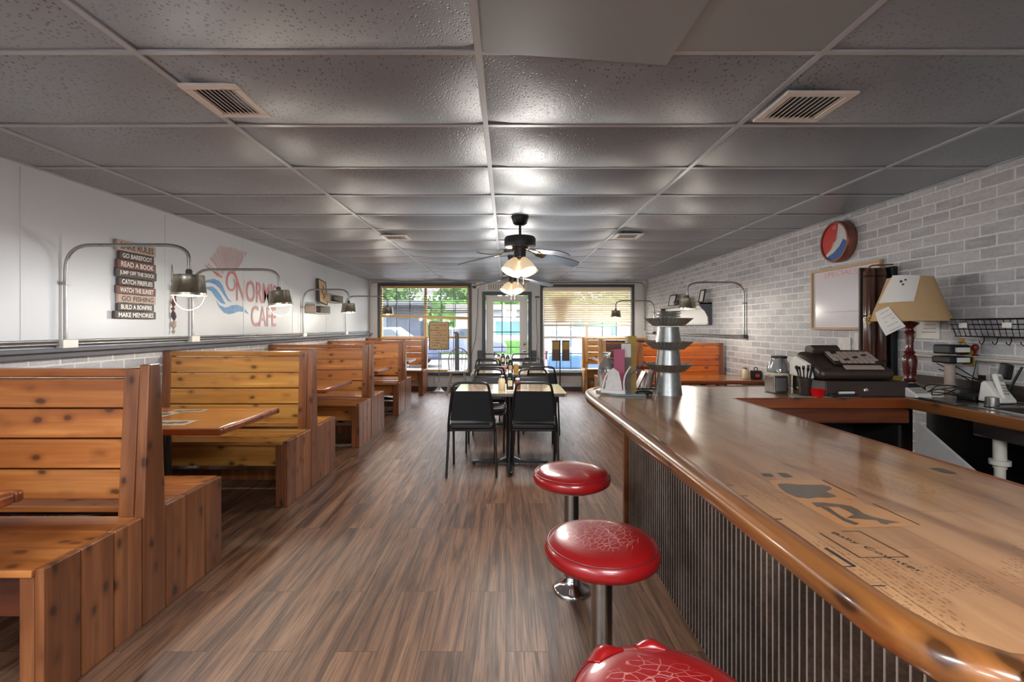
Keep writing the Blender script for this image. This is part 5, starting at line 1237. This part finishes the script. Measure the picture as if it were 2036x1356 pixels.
t = thing('flower_clip', 'small yellow green flower clip on the left rim of the tan lampshade', 'flower', (lx-.185, ly+.13, ZB+.50)); s = MB()
for k in range(7): a = k*.9; m0 = len(s.v); s.lathe([(.002, -.004), (.016, -.001), (.014, .003), (.002, .004)], (0, 0, 0), 8).xf(Matrix.Translation((.018*math.cos(a), -.01, .022*math.sin(a)-.01)) @ Matrix.Rotation(a, 4, 'Y'), m0)
s.build('petals', 'yellowcard', t)
# cash register
rx, ry = 2.22, 3.16
t = thing('cash_register', 'dark brown cash register with keypad on the back run of the bar', 'cash register', (rx, ry, ZB), -.05)
MB().box(-.20, .30, -.21, .17, 0, .095).build('cash_drawer', 'brownplastic', t, bevel=.006)
MB().lathe([(.014, 0), (.014, .006), (.008, .009)]).xf(Matrix.Translation((.04, -.21, .04)) @ Matrix.Rotation(PI/2, 4, 'X')).build('drawer_lock', 'chrome', t, smooth=40)
body = [(-.19, .10), (.14, .10), (.145, .22), (.08, .27), (.0, .255), (-.12, .19), (-.19, .165)]
MB().prism(body, 0, -.22, .24).build('body', 'brownplastic', t, bevel=.03, bseg=4, smooth=40)
s = MB(); s.prism([(-.14, .10), (.12, .10), (.12, .21), (.04, .24), (-.10, .20)], 0, -.252, -.219); s.build('white_side_cover', 'offwhite', t, bevel=.03, bseg=4, smooth=40)
kp = MB(); m = Matrix.Translation((.0, -.075, .222)) @ Matrix.Rotation(math.radians(27), 4, 'X')
kp.box(-.10, .20, -.075, .085, .0, .012).xf(m); kp = kp.build('keypad', 'black', t, bevel=.004)
s = MB()
for i in range(8):
    for j in range(5):
        if (i*3+j) % 7: s.box(-.09+i*.035, -.062+i*.035, -.065+j*.029, -.043+j*.029, .012, .019)
s.xf(m); s.build('keys', 'signtan', kp)
s = MB(); s.box(-.06, .17, -.125, -.085, .002, .010).xf(m); s.build('price_strip', 'signtan', kp)
MB().prism([(.0, .25), (.10, .25), (.10, .30), (.02, .315), (-.01, .29)], 0, -.16, .02).build('display_head', 'brownplastic', t, bevel=.012, bseg=3)
MB().prism([(.0, .25), (.12, .25), (.11, .275), (.02, .28)], 0, .02, .20).build('printer_cover', 'brownplastic', t, bevel=.01)
for k in range(3):
    x = 2.15+k*.035; t = thing('pepper_bottle', ('small dark capped bottle behind the cash register, leftmost', 'small dark capped bottle behind the cash register, middle', 'small dark capped bottle behind the cash register, rightmost')[k], 'bottle', (x+.02, 3.41, ZB), group='small capped bottles behind the register')
    MB().lathe([(.014, 0), (.015, .2), (.009, .22), (.009, .23)], seg=12).build('body', 'ketchup', t, smooth=40); MB().lathe([(.012, .23), (.012, .255), (.004, .26)], seg=12).build('cap', 'black', t, smooth=40)
# napkin dispenser, jar, straws, bowl, pens, mat, yellow dish
t = thing('napkin_dispenser', 'small chrome napkin dispenser on the back run of the bar', 'napkin dispenser', (1.80, 3.14, ZB), .1)
MB().box(-.05, .05, -.05, .05, 0, .115).build('case', 'steel', t, bevel=.006); MB().box(-.036, .036, -.052, -.049, .015, .10).build('front_plate', 'galvdark', t)
MB().box(-.03, .03, -.02, .02, .112, .118).build('napkins', 'paper', t)
t = thing('glass_jar', 'clear wide jar with dark lid behind the chrome napkin dispenser', 'jar', (1.96, 3.383, ZB))
MB().lathe([(.07, 0), (.076, .01), (.076, .15), (.05, .198), (.048, .212)], seg=28).build('body', 'jarglass', t, smooth=50); MB().lathe([(.052, .212), (.052, .228), (.02, .23)], seg=24).build('lid', 'black', t, smooth=40)
MB().lathe([(.0765, .02), (.0765, .11)], seg=28, caps=False).build('contents_band', 'sugar', t)
t = thing('straw_cup', 'dark cup of black plastic cutlery and straws left of the cash register', 'cup', (1.895, 2.99, ZB))
MB().lathe([(.03, 0), (.032, .005), (.042, .11), (.038, .11), (.03, .01)], seg=18).build('cup', 'brownplastic', t, smooth=40); random.seed(9)
for k in range(11):
    a = k*2*PI/11; MB().tube([(.012*math.cos(a), .012*math.sin(a), .02), (.04*math.cos(a), .04*math.sin(a), .15+.02*random.random()), (.048*math.cos(a), .048*math.sin(a), .175+.02*random.random())], [.003, .004, .009], 6).build('utensil', 'black', t)
t = thing('bowl', 'small bright red plastic bowl in front of the cash register', 'bowl', (1.945, 2.945, ZB))
MB().lathe([(.030, 0), (.034, .004), (.047, .045), (.050, .047), (.044, .044), (.03, .008), (.002, .006)], seg=26).build('shell', 'red', t, smooth=50)
t = thing('marker_pen', 'white marker pen on the dark pad in front of the register', 'pen', (2.13, 2.935, ZB+.018), .1)
MB().cyl((-.06, 0, .008), (.04, 0, .008), .008).build('barrel', 'white', t, smooth=40); MB().cyl((.04, 0, .008), (.065, 0, .008), .0085).build('cap', 'dred', t, smooth=40)
o = tag(MB().box(2.02, 2.17, 2.91, 2.99, ZB, ZB+.016).build('notepad', 'black', bevel=.003), 'black notepad lying beside the small red bowl', 'notepad')
o = tag(MB().prism([(1.76, 2.93), (2.16, 2.905), (2.20, 2.92), (2.02, 3.05), (1.84, 3.06)], 2, ZB, ZB+.0015).build('paper_mat', 'slatdark'), 'flat grey plastic mat under the red bowl and notepad', 'mat')
t = thing('dish', 'small yellow green dish on the counter right of the cash register', 'dish', (2.66, 3.24, ZB+.0))
MB().lathe([(.03, 0), (.05, .08), (.058, .098), (.052, .098), (.02, .09)], seg=20).build('shell', 'yellowcard', t, smooth=50)
# card terminal
t = thing('card_terminal', 'off white desk phone style card terminal with dark display in front of the table lamp', 'card terminal', (2.545, 2.945, ZB), .15)
MB().prism([(-.07, 0), (.06, 0), (.06, .075), (.04, .085), (-.07, .018)], 0, -.058, .058).build('body', 'offwhite', t, bevel=.008, bseg=3)
m = Matrix.Translation((0, -.015, .052)) @ Matrix.Rotation(math.radians(31), 4, 'X')
s = MB(); s.box(-.045, .045, .01, .05, .0, .004).xf(m); s.build('display', 'black', t)
s = MB()
for j in range(3): s.box(-.045, .045, -.045+j*.017, -.035+j*.017, 0, .004)
s.xf(m); s.build('key_rows', 'slatdark', t)
# clutter behind: label printer, router, coffee tin
t = thing('label_printer', 'small dark two-deck receipt printer with white rolls on the shelf right of the lamp', 'printer', (2.90, 3.08, 1.135), .1)
MB().box(-.07, .09, -.07, .06, 0, .045).box(-.06, .08, -.06, .06, .06, .12).build('body', 'black', t, bevel=.01)
for z in (.02, .085): MB().box(-.03, .06, -.074, -.06, z-.012, z+.018).build('paper_slot', 'paper', t)
MB().cyl((0, 0, -.2), (0, 0, 0), .028).build('stand', 'signtan', t, smooth=40)
t = thing('daffodil_note', 'yellow daffodil on a green note fixed to the brick wall above the sink counter', 'flower', (XR-.03, 3.06, 1.18))
MB().tube([(0, .03, .0), (-.01, .0, .05), (-.02, .01, .09)], .006, 6).box(-.004, .002, -.045, .035, -.06, .07).build('stem', 'yellowcard', t)
MB().lathe([(.004, .0), (.026, .006), (.01, .012), (.016, .03)], (-.02, .02, .085), 10).build('bloom', 'mustard', t, smooth=50)
t = thing('router', 'flat black router box with antenna on the counter behind the sink', 'router', (2.86, 2.80, ZB+.006), .1)
MB().prism([(-.16, -.06), (.10, -.07), (.12, .05), (-.14, .06)], 2, 0, .035).build('body', 'black', t, bevel=.008)
MB().tube([(.06, -.05, .03), (.10, -.10, .20)], [.008, .006], 8).build('antenna', 'black', t, smooth=40)
s = MB(); random.seed(11)
for k in range(6):
    pts = [(2.70+random.uniform(-.05, .05), 3.02+random.uniform(-.1, .1), ZB+.008)]
    for i in range(5): pts.append((2.66+i*.06+random.uniform(-.05, .05), 2.98-.05*i+random.uniform(-.05, .06), ZB+.01+random.uniform(0, .07)))
    pts.append((XR-.06, 2.95+random.uniform(-.2, .3), 1.0+random.uniform(0, .12))); s.tube(bez(pts, r=.04, n=4), .0035, 6)
s.tube(bez([(XR-.05, 2.98, 1.16), (2.95, 2.98, 1.05), (2.9, 2.93, .99)], r=.05), .003, 6)
tag(s.build('cable_tangle', 'black', smooth=60), 'tangle of black cables on the counter between lamp and faucet', 'cable', kind='stuff')
# cordless phone on charger
t = thing('cordless_phone', 'pale cordless phone standing in its white charging base left of the faucet', 'phone', (2.78, 2.655, ZB+.011), .15)
m = Matrix.Rotation(math.radians(-22), 4, 'X')
MB().prism([(-.05, 0), (.07, 0), (.055, .11), (.035, .12), (-.045, .02)], 0, -.055, .055).build('charging_base', 'offwhite', t, bevel=.01)
s = MB(); s.box(-.024, .024, -.014, .012, 0, .15); s.xf(Matrix.Translation((-.01, -.035, .02)) @ Matrix.Rotation(.12, 4, 'Y') @ m); s.build('handset', 'offwhite', t, bevel=.01, bseg=3)
s = MB(); [s.box(-.017+i*.013, -.008+i*.013, -.016, -.0135, .025+j*.016, .035+j*.016) for i in range(3) for j in range(4)]; s.box(-.017, .017, -.016, -.0135, .10, .13)
s.xf(Matrix.Translation((-.01, -.035, .02)) @ Matrix.Rotation(.12, 4, 'Y') @ m); s.build('keypad', 'slatdark', t)
s = MB(); s.box(-.03, .03, -.02, .02, .10, .19).xf(Matrix.Translation((.05, .03, .03)) @ Matrix.Rotation(.25, 4, 'Y')); s.build('dark_cradle', 'black', t, bevel=.01)
t = thing('outlet_plate', 'white electrical outlet plate on the brick wall behind the cordless phone', 'outlet', (XR, 2.98, 1.07)); MB().box(-.01, 0, -.035, .035, -.06, .06).build('plate', 'offwhite', t, bevel=.003); MB().box(-.03, -.01, -.015, .015, -.035, -.005).build('plug', 'black', t)
# faucet
t = thing('faucet', 'chrome gooseneck faucet with two handles behind the steel sink', 'faucet', (2.925, 2.42, ZB+.006))
MB().box(-.028, .028, -.11, .11, 0, .014).build('base_plate', 'chrome', t, bevel=.008, bseg=3)
MB().tube(bez([(0, 0, .014), (0, 0, .27), (-.13, 0, .27), (-.13, 0, .17)], r=.064, n=10), .0125, 14).lathe([(.022, .012), (.02, .03), (.0125, .04)]).cyl((-.13, 0, .175), (-.13, 0, .155), .015).build('spout', 'chrome', t, smooth=60)
for sy in (-1, 1): MB().lathe([(.02, .012), (.022, .03), (.014, .045), (.02, .06), (.012, .075), (.002, .078)], (0, sy*.085, 0), 16).tube([(0, sy*.085, .06), (-.045, sy*.10, .07)], [.007, .009], 8).build('handle', 'chrome', t, smooth=50)
t = thing('soap_bottle', 'clear spray bottle with red and blue print behind the faucet', 'bottle', (2.985, 2.50, ZB+.0)); MB().box(-.025, .01, -.03, .03, 0, .22).build('body', 'whitecard', t, bevel=.01); MB().box(-.027, -.024, -.022, .022, .1, .19).build('bottle_label', 'bluecard', t)
# ================================================================== things on the bar
# tiered tin stand: three cones and three fluted pans
tx, ty = .76, 2.46
tx, ty = xx(1329, 2.98), 2.98
Yt = .436*F/(784-VY); tx, ty = xx(1329, Yt), Yt
t = thing('tiered_stand', 'three-tier galvanised stand of upturned cones and fluted tart pans on the bar', 'stand', (tx, ty, ZB))
k_ = Yt/F
def px2(r, y): return r*k_, (784-y)*k_+.0
for a, b, c, d in ((26, 784, 21, 738), (25, 738-5, 20, 688+3), (25, 694-7, 20, 650)):
    r0, z0 = px2(a, b); r1, z1 = px2(c, d)
    MB().lathe([(r0*1.02, z0), (r0, z0+.006), (r1, z1), (r1*.9, z1)], seg=36).build('cone', 'galv', t, smooth=40)
for y in (732, 688, 642):
    s = MB(); r0 = 30*k_; r1 = 46*k_; z0 = (784-y-6)*k_; h = 15*k_; n = 72; vs = []; fs = []
    for i in range(n):
        a = 2*PI*i/n; fl = (.0035 if i % 2 else -.0035)
        for r_, z_ in ((r0, 0), (r1+fl, h), (r1+fl-.002, h), (r0-.004, .004)): vs.append(((r_)*math.cos(a), (r_)*math.sin(a), z0+z_))
    for i in range(n):
        j = (i+1) % n
        for q in range(3): fs.append((4*i+q, 4*j+q, 4*j+q+1, 4*i+q+1))
    fs += [tuple(4*i for i in range(n))[::-1], tuple(4*i+3 for i in range(n))]
    s.add(vs, fs); s.build('fluted_pan', 'galvdark', t)
zt_ = (784-636-6)*k_+.004
for k in range(7):
    o = tag(MB().lathe([(.050, 0), (.072+.002*(k % 2), .0035), (.073, .0075), (.05, .004)], (tx+.002*((k*3) % 4-1), ty, ZB+zt_+k*.0105), 32).build('small_plate', 'galv', smooth=40), ('grey metal saucer at the bottom of the stack on the tiered stand', 'grey metal saucer second from the bottom of the stack on the tiered stand', 'grey metal saucer third from the bottom of the stack on the tiered stand', 'grey metal saucer in the middle of the stack on the tiered stand', 'grey metal saucer third from the top of the stack on the tiered stand', 'grey metal saucer second from the top of the stack on the tiered stand', 'grey metal saucer on top of the stack on the tiered stand')[k], 'plate', 'saucers stacked on the tiered stand')
# glass slab with brochure holders
gy = 3.10
o = tag(MB().prism([(.60, 3.16), (.66, 2.985), (.70, 2.955), (.88, 2.955), (.885, 3.16), (.75, 3.25)], 2, ZB, ZB+.014).build('acrylic_base', M('grey_acrylic', srgb(120, 136, 136), .12, coat=.6), bevel=.003), 'grey acrylic base plate under the brochure holder on the bar corner', 'holder')
t = thing('brochure_holder', 'clear curved acrylic holder with a white leaflet at the bar corner', 'brochure holder', (.69, 3.02, ZB+.014), -.5)
MB().prism([(-.06, 0), (.06, 0), (.05, .07), (.035, .135), (0, .16), (-.03, .14)], 1, -.006, 0).build('leaflet', 'whitecard', t)
s = MB(); s.tube(bez([(-.075, -.02, 0), (-.05, -.02, .10), (-.02, -.01, .15)], r=.05), .005, 6).tube(bez([(.075, -.02, 0), (.065, -.01, .10), (.10, .03, .17)], r=.05), .005, 6).box(-.075, .075, -.03, .02, 0, .02); s.build('frame', 'offwhite', t, smooth=50)
t = thing('leaflet', 'tall magenta leaflet standing in the holder at the bar corner', 'leaflet', (.745, 3.10, ZB+.014), -.25)
MB().box(-.035, .035, -.004, .004, 0, .275).build('card', 'pink', t, bevel=.001)
t = thing('leaflet', 'tall brown and grey printed leaflet behind the magenta one at the bar corner', 'leaflet', (.80, 3.14, ZB+.014), -.1)
MB().box(-.032, .032, -.004, .004, 0, .315).build('card', 'darkcard', t); MB().box(-.031, .031, -.0055, -.0035, .22, .31).build('printed_heading', 'whitecard', t)
t = thing('leaflet', 'tall yellow leaflet at the back of the holder on the bar corner', 'leaflet', (.86, 3.22, ZB), .0)
MB().box(-.03, .03, -.004, .004, 0, .375).build('card', 'yellowcard', t); MB().box(-.046, -.03, -.004, .004, .0, .37).build('card_edge', 'sugar', t)
t = thing('glass_vase', 'rounded pale glass jug behind the magenta leaflet', 'jug', (.685, 3.20, ZB+.0145))
MB().lathe([(.04, 0), (.055, .03), (.062, .10), (.055, .16), (.028, .2), (.022, .225), (.03, .25)], seg=24).build('body', 'jarglass', t, smooth=50)
t = thing('pen', 'blue pen sticking out of the leaflet holder', 'pen', (.86, 3.08, ZB+.15)); MB().tube([(-.05, 0, -.03), (.045, 0, .05)], .003, 6).lathe([(.004, 0), (.007, .01), (.002, .02)], (.045, 0, .045), 8).build('barrel', 'bluecard', t)
t = thing('magazine_rack', 'open black wire rack of magazines between leaflets and tin stand', 'rack', (.955, 3.30, ZB))
s = MB(); s.tube([(-.11, -.05, .15), (.11, -.05, .15), (.11, .06, .15), (-.11, .06, .15)], .004, 6, closed=True).tube([(-.11, -.05, .01), (.11, -.05, .01), (.11, .06, .01), (-.11, .06, .01)], .004, 6, closed=True)
for x in (-.11, .11):
    for y in (-.05, .06): s.cyl((x, y, 0), (x, y, .15), .004)
s.build('wire_frame', 'blackmetal', t)
for k, (mt_, a, lab) in enumerate((('bluecard', .35, 'blue covered magazine leaning in the black wire rack'), ('dred', .45, 'red covered magazine leaning in the black wire rack'), ('whitecard', .25, 'pale magazine leaning in the black wire rack'), ('darkcard', .15, 'brown magazine leaning in the black wire rack'))):
    s = MB(); s.box(-.004, .004, -.042, .05, 0, .125).xf(Matrix.Rotation(a, 4, 'Y')); o = s.build('magazine', mt_); o.location = (.90+.045*k-.03, 3.30, ZB+.012); tag(o, lab, 'magazine', 'magazines in the wire rack')
t = thing('sunglasses_case', 'dark rounded case lying on the bar beside the leaflets', 'case', (.885, 3.02, ZB+.0), .1)
MB().lathe([(.02, 0), (.055, .006), (.06, .014), (.045, .026), (.01, .03)], seg=20, sq=.5).build('shell', 'black', t, smooth=60)
